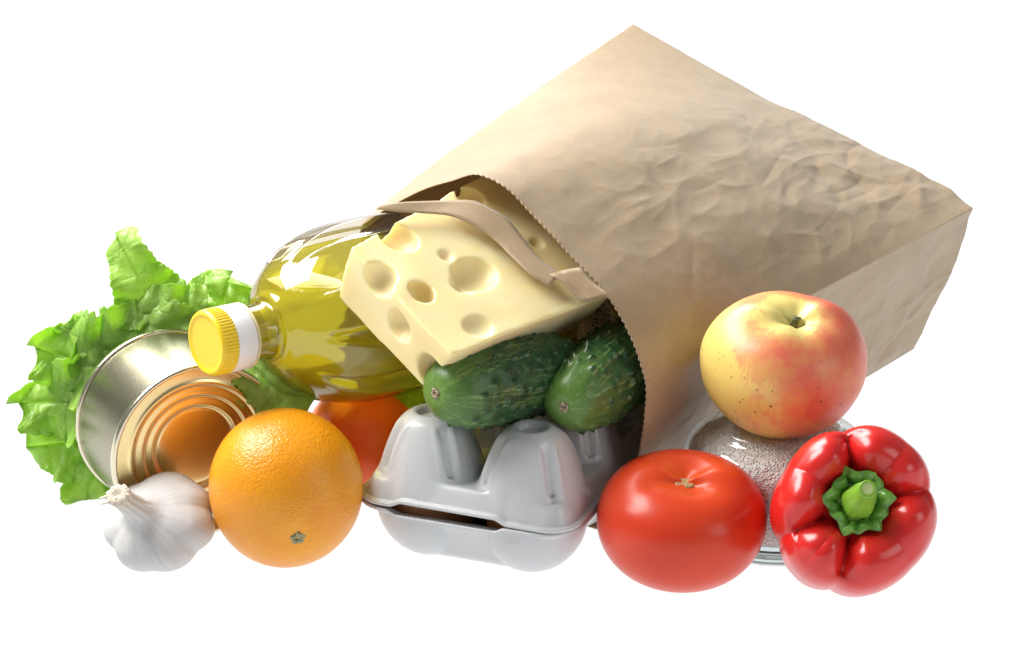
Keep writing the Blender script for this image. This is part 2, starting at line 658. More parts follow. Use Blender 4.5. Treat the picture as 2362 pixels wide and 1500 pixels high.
# ------------------------------------------------------------------ cheese
M = Mat('cheese')
v = M.coord()
c = M.mix(M.ramp(M.noise(v, 40, 3), [(0.35, 0.0), (0.7, 1.0)]), (0.87, 0.73, 0.37), (0.90, 0.80, 0.47))
M.col(c).set(Roughness=0.38, Specular_IOR_Level=0.4)
sss(M, 0.55, (1.0, 0.62, 0.16), 0.006)
M.bump(M.noise(v, 160, 3), 0.05, 0.001)
CHEESE = M.m
CT, CWY, CLX = 0.031, float(ch_px(795, 575)[1]), float(ch_px(1392, 690)[0]) + 0.006
bm = bmesh.new()
bmesh.ops.create_cube(bm, size=1)
bmesh.ops.scale(bm, verts=bm.verts, vec=(CLX, CWY, CT))
bmesh.ops.translate(bm, verts=bm.verts, vec=(CLX / 2, CWY / 2, -CT / 2))
for vv in bm.verts:                       # uneven hand-cut block
    x, y, z = vv.co
    if x > 0.05:
        vv.co.x += 0.45 * y
        vv.co.y += 0.32 * y
    if z < -0.01:
        vv.co.x += 0.004 if x < 0.01 else 0
        vv.co.y += 0.009 if y < 0.01 else -0.002
bmesh.ops.subdivide_edges(bm, edges=bm.edges, cuts=12, use_grid_fill=True)
for vv in bm.verts:
    n3 = mnoise.noise_vector(vv.co * 38)
    vv.co += n3 * 0.0012
me = bpy.data.meshes.new('cheese'); bm.to_mesh(me); bm.free()
ctmp = bpy.data.objects.new('cheese_tmp', me); COL.objects.link(ctmp)
holes = []


def hole_top(px, py, r_px, depth=0.35, sx=1.0):
    q = ch_px(px, py); r = r_px / 4700.0
    R = r / math.sqrt(1 - depth ** 2)
    holes.append(((q[0], q[1], -depth * R), R, sx))


hole_top(880, 632, 36, 0.35); hole_top(868, 652, 40, 0.2)
hole_top(972, 672, 29, 0.5)
hole_top(1095, 632, 50, -0.35, 1.2); hole_top(1068, 655, 28, -0.2)
hole_top(1030, 588, 19, -0.3)
hole_top(920, 548, 46, 0.05)
hole_top(868, 528, 17, 0.0)
hole_top(1085, 455, 34, 0.4)
hole_top(1105, 752, 34, -0.65, 1.3)
hole_top(1000, 470, 22, 0.1)
hole_top(1240, 560, 18, -0.4)
# holes in the cut faces
holes += [((0.001, float(ch_px(935, 705)[1]), -0.014), 0.0078, 1.0),
          ((0.004, 0.008, -0.020), 0.0090, 1.0),
          ((0.016, 0.006, -0.028), 0.0060, 1.0),
          ((0.040, 0.0075, -0.027), 0.0050, 1.5)]
bm = bmesh.new()
for (p, R, sx) in holes:
    mm = Matrix.Translation(p) @ Matrix.Diagonal((sx, 1, 1, 1))
    bmesh.ops.create_icosphere(bm, subdivisions=4, radius=R, matrix=mm)
hm = bpy.data.meshes.new('holes'); bm.to_mesh(hm); bm.free()
hob = bpy.data.objects.new('holes_tmp', hm); COL.objects.link(hob)
md = ctmp.modifiers.new('b', 'BOOLEAN'); md.operation = 'DIFFERENCE'; md.object = hob; md.solver = 'EXACT'; md.use_self = True
md = ctmp.modifiers.new('r', 'REMESH'); md.mode = 'VOXEL'; md.voxel_size = 0.0008
md = ctmp.modifiers.new('s', 'SMOOTH'); md.factor = 0.5; md.iterations = 5
bpy.context.view_layer.update()
me = bpy.data.meshes.new_from_object(ctmp.evaluated_get(bpy.context.evaluated_depsgraph_get()))
V = np.zeros(len(me.vertices) * 3); me.vertices.foreach_get('co', V); V = V.reshape(-1, 3)
F = [tuple(p.vertices) for p in me.polygons]
bpy.data.objects.remove(ctmp); bpy.data.objects.remove(hob)
W = ch_B + V[:, :1] * ch_x + V[:, 1:2] * ch_y + V[:, 2:] * ch_n
build('cheese_block', 'pale yellow block of holey cheese sticking out of the paper bag', 'cheese', [Part('cheese', W, F, CHEESE)])

# ------------------------------------------------------------------ oil bottle
BOT_R = 0.043
b_c = on_z(800, 722, 0.099)
b_dir = unit(np.array([0.775, 0.632, -0.045]))       # from cap towards the base
# local z runs from the cap end towards the base
cap_end = None
NECK = 0.0
prof_body = [(0.0128, 0.020), (0.0130, 0.026), (0.0131, 0.0330), (0.0140, 0.0372), (0.0172, 0.0385), (0.0190, 0.0400), (0.0255, 0.0445), (0.0325, 0.0525), (0.0385, 0.0635), (0.0422, 0.0770), (0.0435, 0.092), (0.0435, 0.115), (0.0420, 0.128), (0.0432, 0.142), (0.0434, 0.20), (0.0428, 0.240), (0.0390, 0.250), (0.0300, 0.252), (0.0, 0.250)]
R, Z, TH, S, F = lathe(prof_body, 190, 220)


def flutes(R, Z, TH, amt):
    N = 9
    ph = ((TH * N / (2 * math.pi) + 0.32) % 1.0) - 0.5
    ang = ph * 2 * math.pi / N * np.maximum(R, 0.01)      # metres from the flute centre line
    st = smooth(0.0490, 0.060, Z) * (1 - smooth(0.112, 0.125, Z))
    width = 0.0020 + 0.0050 * smooth(0.050, 0.090, Z)
    g = np.exp(-(np.abs(ang) / width) ** 3)
    lip = np.exp(-((np.abs(ang) - width * 1.25) / 0.0016) ** 2)
    return R - amt * st * (g * 0.0042 - lip * 0.0009)


Rb = flutes(R, Z, TH, 1.0)
body = Part('body', cyl(Rb, Z, TH), F, None)
M = Mat('clear_plastic')
gl = M.n('ShaderNodeBsdfGlossy'); gl.inputs['Roughness'].default_value = 0.07; gl.inputs['Color'].default_value = (1, 1, 1, 1)
tp = M.n('ShaderNodeBsdfTransparent')
lwb = M.n('ShaderNodeLayerWeight'); lwb.inputs['Blend'].default_value = 0.5
M.l(M.ramp(lwb.outputs['Facing'], [(0.0, (0.95, 0.93, 0.89)), (0.6, (0.86, 0.82, 0.75)), (0.85, (0.55, 0.47, 0.37)), (1.0, (0.22, 0.18, 0.13))]), tp.inputs['Color'])
mx = M.n('ShaderNodeMixShader')
M.l(thin_fresnel(M), mx.inputs[0]); M.l(tp.outputs[0], mx.inputs[1]); M.l(gl.outputs[0], mx.inputs[2])
M.l(mx.outputs[0], M.out.inputs['Surface'])
body.mat = M.m
CLEAR = M.m
# oil: the inside volume below the liquid level
prof_oil = [(0.0, 0.0195)] + [(max(0, r - 0.0009), z + (0.0 if i < 14 else -0.001)) for i, (r, z) in enumerate(prof_body)]
R, Z, TH, S, F = lathe(prof_oil, 150, 160)
Ro = flutes(R, Z, TH, 1.0)
oilV = cyl(np.maximum(Ro, 2e-5), Z, TH)
Mb = frame_z(b_dir, roll=math.radians(8))
d0 = 0.0845                                              # local z of the point b_c
b_o = b_c - b_dir * d0
oilW = oilV @ Mb.T + b_o
bm = bmesh.new()
vs = [bm.verts.new(p) for p in oilW]
for f in F:
    bm.faces.new([vs[i] for i in f])
bmesh.ops.remove_doubles(bm, verts=bm.verts, dist=5e-5)
LEVEL = b_c[2] + 0.024
res = bmesh.ops.bisect_plane(bm, geom=bm.verts[:] + bm.edges[:] + bm.faces[:], plane_co=(0, 0, LEVEL), plane_no=(0, 0, 1), clear_outer=True)
be = [e for e in bm.edges if e.is_boundary]
bmesh.ops.contextual_create(bm, geom=be)
bmesh.ops.recalc_face_normals(bm, faces=bm.faces)
bm.verts.ensure_lookup_table(); bm.verts.index_update()
oV = np.array([v.co[:] for v in bm.verts]); oF = [tuple(v.index for v in f.verts) for f in bm.faces]
bm.free()
M = Mat('sunflower_oil')
M.set(Roughness=0.0, IOR=1.26, Transmission_Weight=0.66).col((0.82, 0.76, 0.04))
va = M.n('ShaderNodeVolumeAbsorption')
va.inputs['Color'].default_value = (0.78, 0.77, 0.04, 1)
va.inputs['Density'].default_value = 9.0
M.l(va.outputs[0], M.out.inputs['Volume'])
oil = Part('oil', oV, oF, M.m)
# cap: yellow ribbed top and white collar
YEL = Mat('yellow_plastic').col((0.86, 0.62, 0.02)).set(Roughness=0.3)
sss(YEL, 0.2, (1, 0.6, 0.1), 0.003)
WHP = Mat('white_plastic').col((0.82, 0.82, 0.84)).set(Roughness=0.35)
pr = [(0.0, 0.0014), (0.009, 0.0013), (0.0128, 0.0011), (0.0143, 0.0004), (0.0153, 0.0006), (0.0160, 0.0018), (0.0162, 0.004), (0.0163, 0.0105), (0.0163, 0.0108)]
R, Z, TH, S, F = lathe(pr, 60, 360)
rib = 0.00028 * np.sign(np.sin(TH * 60)) * np.clip(np.abs(np.sin(TH * 60)) * 2, 0, 1)
R = R + rib * smooth(0.0015, 0.003, Z) * (R > 0.015)
cap_top = Part('cap', cyl(R, Z, TH), F, YEL.m)
pr = [(0.0160, 0.0106), (0.0163, 0.0107), (0.0165, 0.0112), (0.0165, 0.0225), (0.0163, 0.0232), (0.0150, 0.0235), (0.0120, 0.0236)]
R, Z, TH, S, F = lathe(pr, 30, 96, spline=False)
collar = Part('collar', cyl(R, Z, TH), F, WHP.m)
pr = [(0.0130, 0.0240), (0.0163, 0.0241), (0.0166, 0.0246), (0.0163, 0.0251), (0.0130, 0.0252)]
R, Z, TH, S, F = lathe(pr, 20, 96, spline=False)
ring = Part('neck_ring', cyl(R, Z, TH), F, Mat('ring_plastic').col((0.72, 0.62, 0.35)).set(Roughness=0.25).m)
cap_top.sub = [collar]
for q in (cap_top, collar):
    q.V = q.V * np.array([0.945, 0.945, 0.84]) + np.array([0, 0, 0.0252 * 0.16])
ring.V = ring.V * np.array([0.945, 0.945, 1.0])
transform([body, cap_top, ring], Mb, b_o)
build('oil_bottle', 'clear plastic bottle of golden cooking oil with yellow and white cap', 'bottle', [body, oil, cap_top, ring])

# ------------------------------------------------------------------ tin can
M = Mat('brushed_tin')
v = M.coord('pc')
n = M.noise(M.mapping(v, (14, 14, 3)), 9, 5, 0.75)
n2 = M.noise(M.mapping(v, (60, 60, 9)), 6, 3, 0.7)
M.col(M.mix(n, (0.25, 0.225, 0.15), (0.46, 0.43, 0.32))).set(Metallic=1.0)
M.l(M.ramp(n2, [(0.3, 0.22), (0.7, 0.36)]), M.b.inputs['Roughness'])
M.bump(n2, 0.10, 0.0003)
TIN = M.m
M = Mat('gold_lacquer')
n2 = M.noise(M.coord(), 700, 2, 0.6)
M.col((0.82, 0.66, 0.34)).set(Metallic=1.0)
M.b.inputs['Roughness'].default_value = 0.24
GOLD = M.m
RIMM = Mat('can_rim').col((0.72, 0.68, 0.52)).set(Metallic=1.0, Roughness=0.22).m
CR, CH = 0.0425, 0.050
R, Z, TH, S, F = lathe([(CR, -CH), (CR, -CH * 0.9), (CR, -CH * 0.1), (CR, 0)], 40, 160)
cbody = Part('body', cyl(R, Z, TH), F, TIN, attr={'pc': pc(TH, S)})
lp = [(0, -0.0058), (0.0180, -0.0058), (0.0192, -0.0060), (0.0200, -0.0056), (0.0215, -0.0042), (0.0224, -0.0041), (0.0248, -0.0044), (0.0256, -0.0042), (0.0270, -0.0029), (0.0279, -0.0028), (0.0304, -0.0031), (0.0312, -0.0029), (0.0326, -0.0017), (0.0335, -0.0016), (0.0350, -0.0021), (0.0393, -0.0026), (0.0403, -0.0026), (0.0409, -0.0008), (0.0412, 0.0015)]
R, Z, TH, S, F = lathe(lp, 160, 160)
lid = Part('lid', cyl(R, Z, TH), F, GOLD)
rims = []
for z0, sg in ((0.0, 1), (-CH, -1)):
    pr = [(0.0410, z0 + sg * 0.0005), (0.0412, z0 + sg * 0.0018), (0.0421, z0 + sg * 0.0023), (0.0433, z0 + sg * 0.0019), (0.0436, z0 + sg * 0.0010), (0.0436, z0 - sg * 0.0008), (0.0431, z0 - sg * 0.0014), (0.0423, z0 - sg * 0.0015)]
    R, Z, TH, S, F = lathe(pr, 24, 160)
    rims.append(Part('rim', cyl(R, Z, TH), F, RIMM))
pr = [(0.0, -CH), (0.040, -CH), (0.0415, -CH - 0.001)]
R, Z, TH, S, F = lathe(pr, 10, 80)
cend = Part('end_plate', cyl(R, Z, TH), F, TIN, attr={'pc': pc(TH, S)})
cparts = [cbody, lid, cend] + rims
can_ax = unit(np.array([0.46, -0.885, 0.0]))
Mc = frame_z(can_ax)
transform(cparts, Mc, np.array([0, 0, 0.0436]))
ctr = on_z(452, 1047, 0.0436)
transform(cparts, np.eye(3), [ctr[0] + 0.001, ctr[1] + 0.004, 0.0])
build('tin_can', 'unlabelled gold lidded tin can lying on its side against the lettuce', 'can', cparts)

# ------------------------------------------------------------------ oranges, tomatoes, apple: lathe fruit
M = Mat('orange_peel')
v = M.coord()
vo = M.voro(v, 780, 'SMOOTH_F1')
n = M.noise(v, 260, 3, 0.6)
big = M.noise(v, 45, 3, 0.5)
c = M.mix(M.ramp(big, [(0.35, 0.0), (0.7, 1.0)]), (0.83, 0.30, 0.006), (0.88, 0.37, 0.012))
c = M.mix(M.math('MULTIPLY', M.ramp(vo, [(0.0, 1.0), (0.35, 0.0)]), 0.22), c, (0.74, 0.25, 0.005))
M.col(c).set(Roughness=0.33, Specular_IOR_Level=0.5)
sss(M, 0.12, (1.0, 0.35, 0.05), 0.004)
b1 = M.bump(M.math('ADD', M.ramp(vo, [(0.0, 0.0), (0.5, 1.0)]), M.math('MULTIPLY', n, 0.8)), 0.30, 0.0008)
M.bump(big, 0.25, 0.004, b1)
PEEL = M.m


def profile_fruit(n, f):
    t = np.linspace(0, math.pi, n)
    return np.array([f(x) for x in t])


pr = profile_fruit(26, lambda t: (math.sin(t) * (1 + 0.01 * math.cos(2 * t)) + (0 if 0.02 < t < 3.12 else 0), -math.cos(t) * 0.99 - 0.0))
pr[-1] = (0, pr[-1][1] - 0.018); pr[-2] = (pr[-2][0], pr[-2][1] - 0.006)
R, Z, TH, S, F = lathe(pr * 0.0365, 130, 200)
R = R * (1 + 0.006 * np.sin(3 * TH + 1) * np.sin(math.pi * S) + 0.008 * np.cos(2 * TH) * np.sin(math.pi * S))
ob = Part('peel', cyl(R, Z, TH), F, PEEL)
BUT = Mat('stem_scar')
BUT.col(BUT.mix(BUT.ramp(BUT.noise(BUT.coord(), 900, 3), [(0.35, 0.0), (0.6, 1.0)]), (0.10, 0.08, 0.03), (0.42, 0.40, 0.22))).set(Roughness=0.8)
ang = np.linspace(0, 2 * math.pi, 40, endpoint=False)
sp = [(0.0, 0.0354), (0.0009, 0.0360), (0.0015, 0.0364), (0.0020, 0.0362), (0.0026, 0.0364), (0.0033, 0.0360), (0.0036, 0.0350)]
R, Z, TH, S, F = lathe(sp, 20, 40)
R = R * (1 + 0.13 * np.sin(5 * TH) * (S > 0.5) + 0.08 * np.sin(9 * TH + 1))
ostem = Part('stem_scar', cyl(R, Z - 0.0002, TH), F, BUT.m)
oparts = [ob, ostem]
fit_place(oparts, frame_z((0.22, -0.93, -0.285)), (481, 941, 838, 1310), ref=[ob])
build('orange_fruit', 'whole orange with its stem scar showing beside the garlic bulb', 'orange', oparts)


def tomato(name, label, axis, bbox, colors, rough, seed, lobes, roll=0.0, sc=None, z0=0.0):
    M = Mat(name + '_skin')
    v = M.coord()
    big = M.noise(v, 30, 3, 0.5)
    fine = M.noise(v, 900, 2, 0.5)
    at = M.coord('pc')
    top = M.sep(at)[2]
    c = M.mix(M.ramp(big, [(0.3, 0.0), (0.7, 1.0)]), colors[0], colors[1])
    c = M.mix(M.math('MULTIPLY', M.ramp(top, [(0.62, 0.0), (0.97, 1.0)]), 0.75), c, colors[2])
    c = M.mix(M.ramp(top, [(0.965, 0.0), (0.992, 1.0)]), c, (0.75, 0.36, 0.08))
    M.col(c).set(Roughness=rough, Specular_IOR_Level=0.4)
    M.b.inputs['Coat Weight'].default_value = 0.1
    M.b.inputs['Coat Roughness'].default_value = 0.2
    sss(M, 0.2, (1.0, 0.15, 0.04), 0.006)
    M.bump(M.math('ADD', M.math('MULTIPLY', big, 1.0), M.math('MULTIPLY', fine, 0.02)), 0.12, 0.004)
    pr = [(0.0, -0.80), (0.25, -0.795), (0.52, -0.74), (0.78, -0.58), (0.95, -0.30), (1.0, 0.0), (0.955, 0.30), (0.82, 0.56), (0.63, 0.715), (0.45, 0.77), (0.30, 0.76), (0.16, 0.712), (0.06, 0.680), (0.0, 0.676)]
    R, Z, TH, S, F = lathe(np.array(pr) * 0.039, 130, 200)
    rs = np.random.default_rng(seed)
    topw = smooth(0.55, 0.86, S)
    lob = sum(a * np.cos(k * TH + p) for k, a, p in lobes)
    R = R * (1 + lob * (0.35 + 0.65 * topw) * np.sin(np.clip(S * 1.02, 0, 1) * math.pi) ** 0.3)
    Z = Z + 0.039 * topw * (1 - smooth(0.93, 1.0, S)) * lob * 1.6
    sk = Part('skin', cyl(R, Z, TH), F, M.m, attr={'pc': pc(TH, S)})
    SC = Mat(name + '_scar')
    SC.col(SC.mix(SC.ramp(SC.noise(SC.coord(), 1500, 3), [(0.4, 0.0), (0.6, 1.0)]), (0.24, 0.12, 0.04), (0.70, 0.50, 0.26))).set(Roughness=0.8)
    sp = np.array([(0.0, 0.680), (0.05, 0.684), (0.085, 0.690), (0.11, 0.676)]) * 0.039
    R, Z, TH, S, F = lathe(sp, 10, 36)
    R = R * (1 + 0.05 * np.sin(5 * TH) + 0.12 * np.sin(2 * TH + 2))
    scar = Part('stem_scar', cyl(R, Z, TH), F, SC.m)
    fit_place([sk, scar], frame_z(axis, roll=roll), bbox, z0=z0, keep_scale=sc)
    return build(name, label, 'tomato', [sk, scar])


tomato('ripe_tomato', 'glossy red tomato on the table touching the red bell pepper', (0.03, -0.26, 0.965), (1376, 1036, 1770, 1368),
       [(0.66, 0.040, 0.012), (0.72, 0.058, 0.014), (0.76, 0.10, 0.014)], 0.33, 3, [(2, 0.012, 0.4), (3, 0.018, 0.3), (5, 0.007, 1.0), (7, 0.003, 2.0)], roll=0.3)
tomato('orange_tomato', 'orange red tomato under the oil bottle behind the orange fruit', (0.45, 0.45, 0.77), (703, 886, 993, 1160),
       [(0.86, 0.115, 0.018), (0.88, 0.16, 0.025), (0.90, 0.28, 0.06)], 0.34, 5, [(2, 0.014, 1.4), (3, 0.010, 1.3), (5, 0.008, 0.0)])

# ------------------------------------------------------------------ jar with white grain, apple on its lid
jc = np.array([0.1245, 0.0460, 0.0])
M = Mat('jar_glass')
gl = M.n('ShaderNodeBsdfGlossy'); gl.inputs['Roughness'].default_value = 0.02
tp = M.n('ShaderNodeBsdfTransparent'); tp.inputs['Color'].default_value = (0.95, 0.97, 0.97, 1)
mx = M.n('ShaderNodeMixShader')
M.l(thin_fresnel(M), mx.inputs[0]); M.l(tp.outputs[0], mx.inputs[1]); M.l(gl.outputs[0], mx.inputs[2])
M.l(mx.outputs[0], M.out.inputs['Surface'])
M.bump(M.noise(M.coord(), 60, 2), 0.05, 0.002)
JG = M.m
jp = [(0.0, 0.0), (0.034, 0.0), (0.0385, 0.0012), (0.0405, 0.004), (0.0410, 0.007), (0.0412, 0.010), (0.0428, 0.022), (0.0440, 0.036), (0.0432, 0.044), (0.0395, 0.0505), (0.0345, 0.0535), (0.0315, 0.0548), (0.0300, 0.0565), (0.0290, 0.0580), (0.022, 0.0578), (0.012, 0.0568), (0.0, 0.0564)]
R, Z, TH, S, F = lathe(jp, 120, 140)
jar = Part('glass', cyl(R, Z, TH), F, JG)
# thick glass foot
GLS = Mat('thick_glass').col((0.80, 0.90, 0.93)).set(Roughness=0.01, IOR=1.5, Transmission_Weight=1.0)
fp = [(0.0, 0.0006), (0.034, 0.0006), (0.0382, 0.0016), (0.0400, 0.004), (0.0404, 0.007), (0.0402, 0.0085), (0.036, 0.0088), (0.0, 0.0086)]
R, Z, TH, S, F = lathe(fp, 50, 120)
foot = Part('foot', cyl(R, Z, TH), F, GLS.m)
M = Mat('white_grain')
v = M.coord()
vo = M.voro(v, 760)
n = M.noise(v, 60, 4, 0.6)
c = M.mix(M.ramp(n, [(0.35, 0.0), (0.65, 1.0)]), (0.78, 0.75, 0.71), (0.90, 0.89, 0.87))
c = M.mix(M.ramp(vo, [(0.3, 0.0), (0.75, 0.4)]), c, (0.60, 0.56, 0.52))
M.col(c).set(Roughness=0.6)
M.bump(M.ramp(vo, [(0.0, 1.0), (0.6, 0.0)]), 0.9, 0.0015)
gp_ = [(0.0, 0.0100), (0.037, 0.0100), (0.0392, 0.0125), (0.0405, 0.022), (0.0416, 0.036), (0.0408, 0.043), (0.037, 0.0485), (0.031, 0.0515), (0.02, 0.0525), (0.0, 0.0530)]
R, Z, TH, S, F = lathe(gp_, 90, 140)
V = cyl(R, Z, TH)
V *= (1 + 0.012 * fbm(V, 180, 3, 4.0))[:, None] * np.array([1, 1, 0.997])
grain = Part('grain', V, F, M.m)
jparts = [jar, foot, grain]
transform(jparts, np.eye(3), jc)
build('grain_jar', 'squat glass jar of white grain standing under the apple', 'jar', jparts)

M = Mat('apple_skin')
v = M.coord()
X, Y, Zc = M.sep(v)
n1 = M.noise(v, 38, 5, 0.6, 0.3)
n2 = M.noise(M.mapping(v, (1, 1, 0.35)), 260, 4, 0.7)
n3 = M.noise(v, 700, 2, 0.5)
# blush: the cheek turned towards the right, on the upper half
bl = M.math('ADD', M.math('MULTIPLY', X, 15.0), M.math('MULTIPLY', Zc, 6.0))
bl = M.math('ADD', bl, M.math('MULTIPLY', M.math('SUBTRACT', n1, 0.5), 1.7))
bl = M.math('ADD', bl, M.math('MULTIPLY', M.math('SUBTRACT', n2, 0.5), 0.7))
topa = M.sep(M.coord('pc'))[2]
bl = M.math('ADD', bl, 0.09)
bl = M.math('SUBTRACT', bl, M.math('MULTIPLY', M.ramp(topa, [(0.72, 0.0), (0.92, 1.0)]), 1.2))
blm = M.ramp(bl, [(0.0, 0.0), (0.12, 0.42), (0.65, 1.0)])
yel = M.mix(n1, (0.80, 0.55, 0.13), (0.82, 0.64, 0.20))
yel = M.mix(M.ramp(topa, [(0.70, 0.0), (0.95, 1.0)]), yel, (0.80, 0.74, 0.28))
lowb = M.ramp(topa, [(0.10, 1.0), (0.38, 0.0)])
yel = M.mix(M.math('MULTIPLY', M.math('MULTIPLY', lowb, n1), 0.9), yel, (0.74, 0.27, 0.05))
red = M.mix(n2, (0.70, 0.10, 0.055), (0.80, 0.23, 0.13))
c = M.mix(blm, yel, red)
vo = M.voro(v, 230)
spm = M.ramp(vo, [(0.12, 1.0), (0.17, 0.0)])
spl = M.math('MULTIPLY', spm, M.ramp(topa, [(0.50, 1.0), (0.62, 0.0)]))
spl = M.math('MULTIPLY', spl, M.ramp(M.noise(v, 120, 1), [(0.40, 0.0), (0.50, 1.0)]))
c = M.mix(spl, c, (0.16, 0.09, 0.02))
M.col(c).set(Roughness=0.36, Specular_IOR_Level=0.5)
sss(M, 0.15, (1.0, 0.5, 0.15), 0.005)
M.bump(M.math('ADD', n1, M.math('MULTIPLY', n3, 0.04)), 0.10, 0.003)
pr = [(0.0, -0.66), (0.10, -0.68), (0.22, -0.76), (0.42, -0.80), (0.66, -0.69), (0.86, -0.44), (0.975, -0.10), (1.0, 0.18), (0.925, 0.48), (0.76, 0.73), (0.52, 0.88), (0.32, 0.90), (0.18, 0.84), (0.085, 0.75), (0.03, 0.70), (0.0, 0.69)]
R, Z, TH, S, F = lathe(np.array(pr) * 0.041, 140, 200)
lob = 0.012 * np.cos(5 * TH + 0.4) + 0.014 * np.cos(2 * TH + 0.8) + 0.01 * np.cos(3 * TH)
R = R * (1 + lob * np.sin(np.clip(S, 0, 1) * math.pi) ** 0.4)
Z = Z + 0.041 * smooth(0.6, 0.8, S) * (1 - smooth(0.92, 1, S)) * lob * 1.6
ask = Part('skin', cyl(R, Z, TH), F, M.m, attr={'pc': pc(TH, S)})
STM = Mat('apple_stem')
STM.col(STM.mix(STM.ramp(STM.noise(STM.coord(), 800, 3), [(0.4, 0.0), (0.62, 1.0)]), (0.05, 0.035, 0.02), (0.20, 0.22, 0.06))).set(Roughness=0.75)
tv, tf = tube([(0, 0, 0.0265), (0.0003, 0, 0.0300), (0.0008, 0.0004, 0.0330), (0.0014, 0.0008, 0.0348)], [0.0018, 0.0016, 0.0019, 0.0026], 10)
ast = Part('stem', tv + rng.normal(0, 0.00018, tv.shape), tf, STM.m)
aparts = [ask, ast]
fit_place(aparts, frame_z((0.12, -0.27, 0.95), roll=0.2), (1614, 671, 2001, 1012), z0=0.0535)
build('apple', 'yellow apple with a red blush sitting on the grain jar', 'apple', aparts)

# ------------------------------------------------------------------ bell pepper
M = Mat('pepper_skin')
v = M.coord()
big = M.noise(v, 35, 3, 0.5)
M.col(M.mix(big, (0.60, 0.013, 0.012), (0.72, 0.024, 0.018))).set(Roughness=0.27, Specular_IOR_Level=0.5)
M.b.inputs['Coat Weight'].default_value = 0.15
M.b.inputs['Coat Roughness'].default_value = 0.15
sss(M, 0.12, (1.0, 0.1, 0.05), 0.005)
M.bump(M.math('ADD', big, M.math('MULTIPLY', M.noise(v, 140, 3), 0.12)), 0.15, 0.003)
PEP = M.m
pr = [(0.0, -0.0100), (0.006, -0.0105), (0.0105, -0.0085), (0.0145, -0.0015), (0.0190, 0.0050), (0.0245, 0.0080), (0.0308, 0.0062), (0.0362, -0.0010), (0.0392, -0.0120), (0.0392, -0.028), (0.0380, -0.042), (0.0345, -0.056), (0.0270, -0.066), (0.0150, -0.070), (0.006, -0.067), (0.0, -0.065)]
R, Z, TH, S, F = lathe(pr[::-1], 190, 420)


def wrap(a):
    return (a + math.pi) % (2 * math.pi) - math.pi


# grooves: angle, depth, width
gr = [(96, 1.0, 0.16), (203, 1.0, 0.17), (256, 0.95, 0.13), (10, 0.9, 0.16), (150, 0.38, 0.26), (48, 0.28, 0.30), (312, 0.34, 0.32), (228, 0.15, 0.14)]
G = sum(d * np.exp(-np.abs(wrap(TH - math.radians(a)) / (w * 0.55)) ** 1.15) for a, d, w in gr)
Gw = sum(d * np.exp(-(wrap(TH - math.radians(a)) / (w * 1.75)) ** 2) for a, d, w in gr)
rad = cyl(R, Z, TH)
front = smooth(0.45, 0.75, S)
outer = smooth(0.010, 0.030, R)
R2 = R * (1 - (0.090 * Gw + 0.070 * G) * outer * (0.55 + 0.45 * front))
Z2 = Z - (0.0078 * Gw + 0.0065 * G) * smooth(0.010, 0.019, R) * (1 - smooth(0.034, 0.040, R)) * front
# lobes of uneven size
R2 = R2 * (1 + outer * (0.05 * np.cos(TH - math.radians(-60)) + 0.03 * np.cos(2 * TH - math.radians(120))))
pb = Part('flesh', cyl(R2, Z2, TH), F, PEP)
M = Mat('pepper_calyx')
v = M.coord()
M.col(M.mix(M.ramp(M.noise(v, 260, 4), [(0.35, 0.0), (0.65, 1.0)]), (0.075, 0.23, 0.024), (0.17, 0.41, 0.055))).set(Roughness=0.28, Specular_IOR_Level=0.6)
M.bump(M.noise(v, 500, 3), 0.2, 0.0008)
CAL = M.m
nr, nth = 36, 200
rr = np.linspace(0.05, 1, nr)
th = np.linspace(0, 2 * math.pi, nth, endpoint=False)
tips = np.radians([5, 58, 108, 172, 245, 305])
star = 0.0138 + sum(k * np.exp(-np.abs(wrap(th - t) / 0.17) ** 1.1) for t, k in zip(tips, (0.0034, 0.0026, 0.0036, 0.0038, 0.0032, 0.0024))) + 0.0005 * np.sin(11 * th)
CRr = rr[:, None] * star[None]
bum = sum(np.exp(-(wrap(th - t) / 0.17) ** 2) for t in np.linspace(0, 2 * math.pi, 12, endpoint=False) + 0.15)
CZ = -0.0042 + 0.0042 * rr[:, None] ** 2 + 0.0022 * bum[None] * np.exp(-((rr[:, None] - 0.80) / 0.13) ** 2) - 0.0016 * np.exp(-((rr[:, None] - 0.60) / 0.10) ** 2)
CZ = CZ - 0.0006 * smooth(0.92, 1, rr)[:, None] + (0.0012 * np.sin(5 * th + 1) + 0.0008 * np.sin(9 * th))[None] * rr[:, None] ** 2
THg = np.repeat(th[None], nr, 0)
calyx = Part('calyx', cyl(CRr, CZ, THg), grid_faces(nr, nth, close_v=True), CAL, solid=(0.0012, -1.0))
M = Mat('pepper_stem')
v = M.coord('pc')
tz = M.sep(v)[2]
c = M.mix(M.ramp(M.noise(M.mapping(v, (4, 4, 0.6)), 4, 4), [(0.35, 0.0), (0.7, 1.0)]), (0.15, 0.36, 0.022), (0.27, 0.50, 0.05))
c = M.mix(M.ramp(tz, [(0.90, 0.0), (0.94, 1.0)]), c, (0.46, 0.56, 0.24))
M.col(c).set(Roughness=0.35)
sp = [(0.0078, -0.0045), (0.0078, -0.001), (0.0076, 0.003), (0.0066, 0.008), (0.0050, 0.012), (0.0042, 0.016), (0.0041, 0.0195), (0.0037, 0.0200), (0.0, 0.0196)]
R, Z, TH, S, F = lathe(sp, 50, 60)
R = R * (1 + 0.05 * np.sin(5 * TH) * (1 - smooth(0.6, 0.9, S)))
V = cyl(R, Z, TH)
V[:, 1] += 0.10 * np.clip(V[:, 2], 0, 1) + 4.0 * np.clip(V[:, 2], 0, 1) ** 2
V[:, 0] += 0.08 * np.clip(V[:, 2], 0, 1)
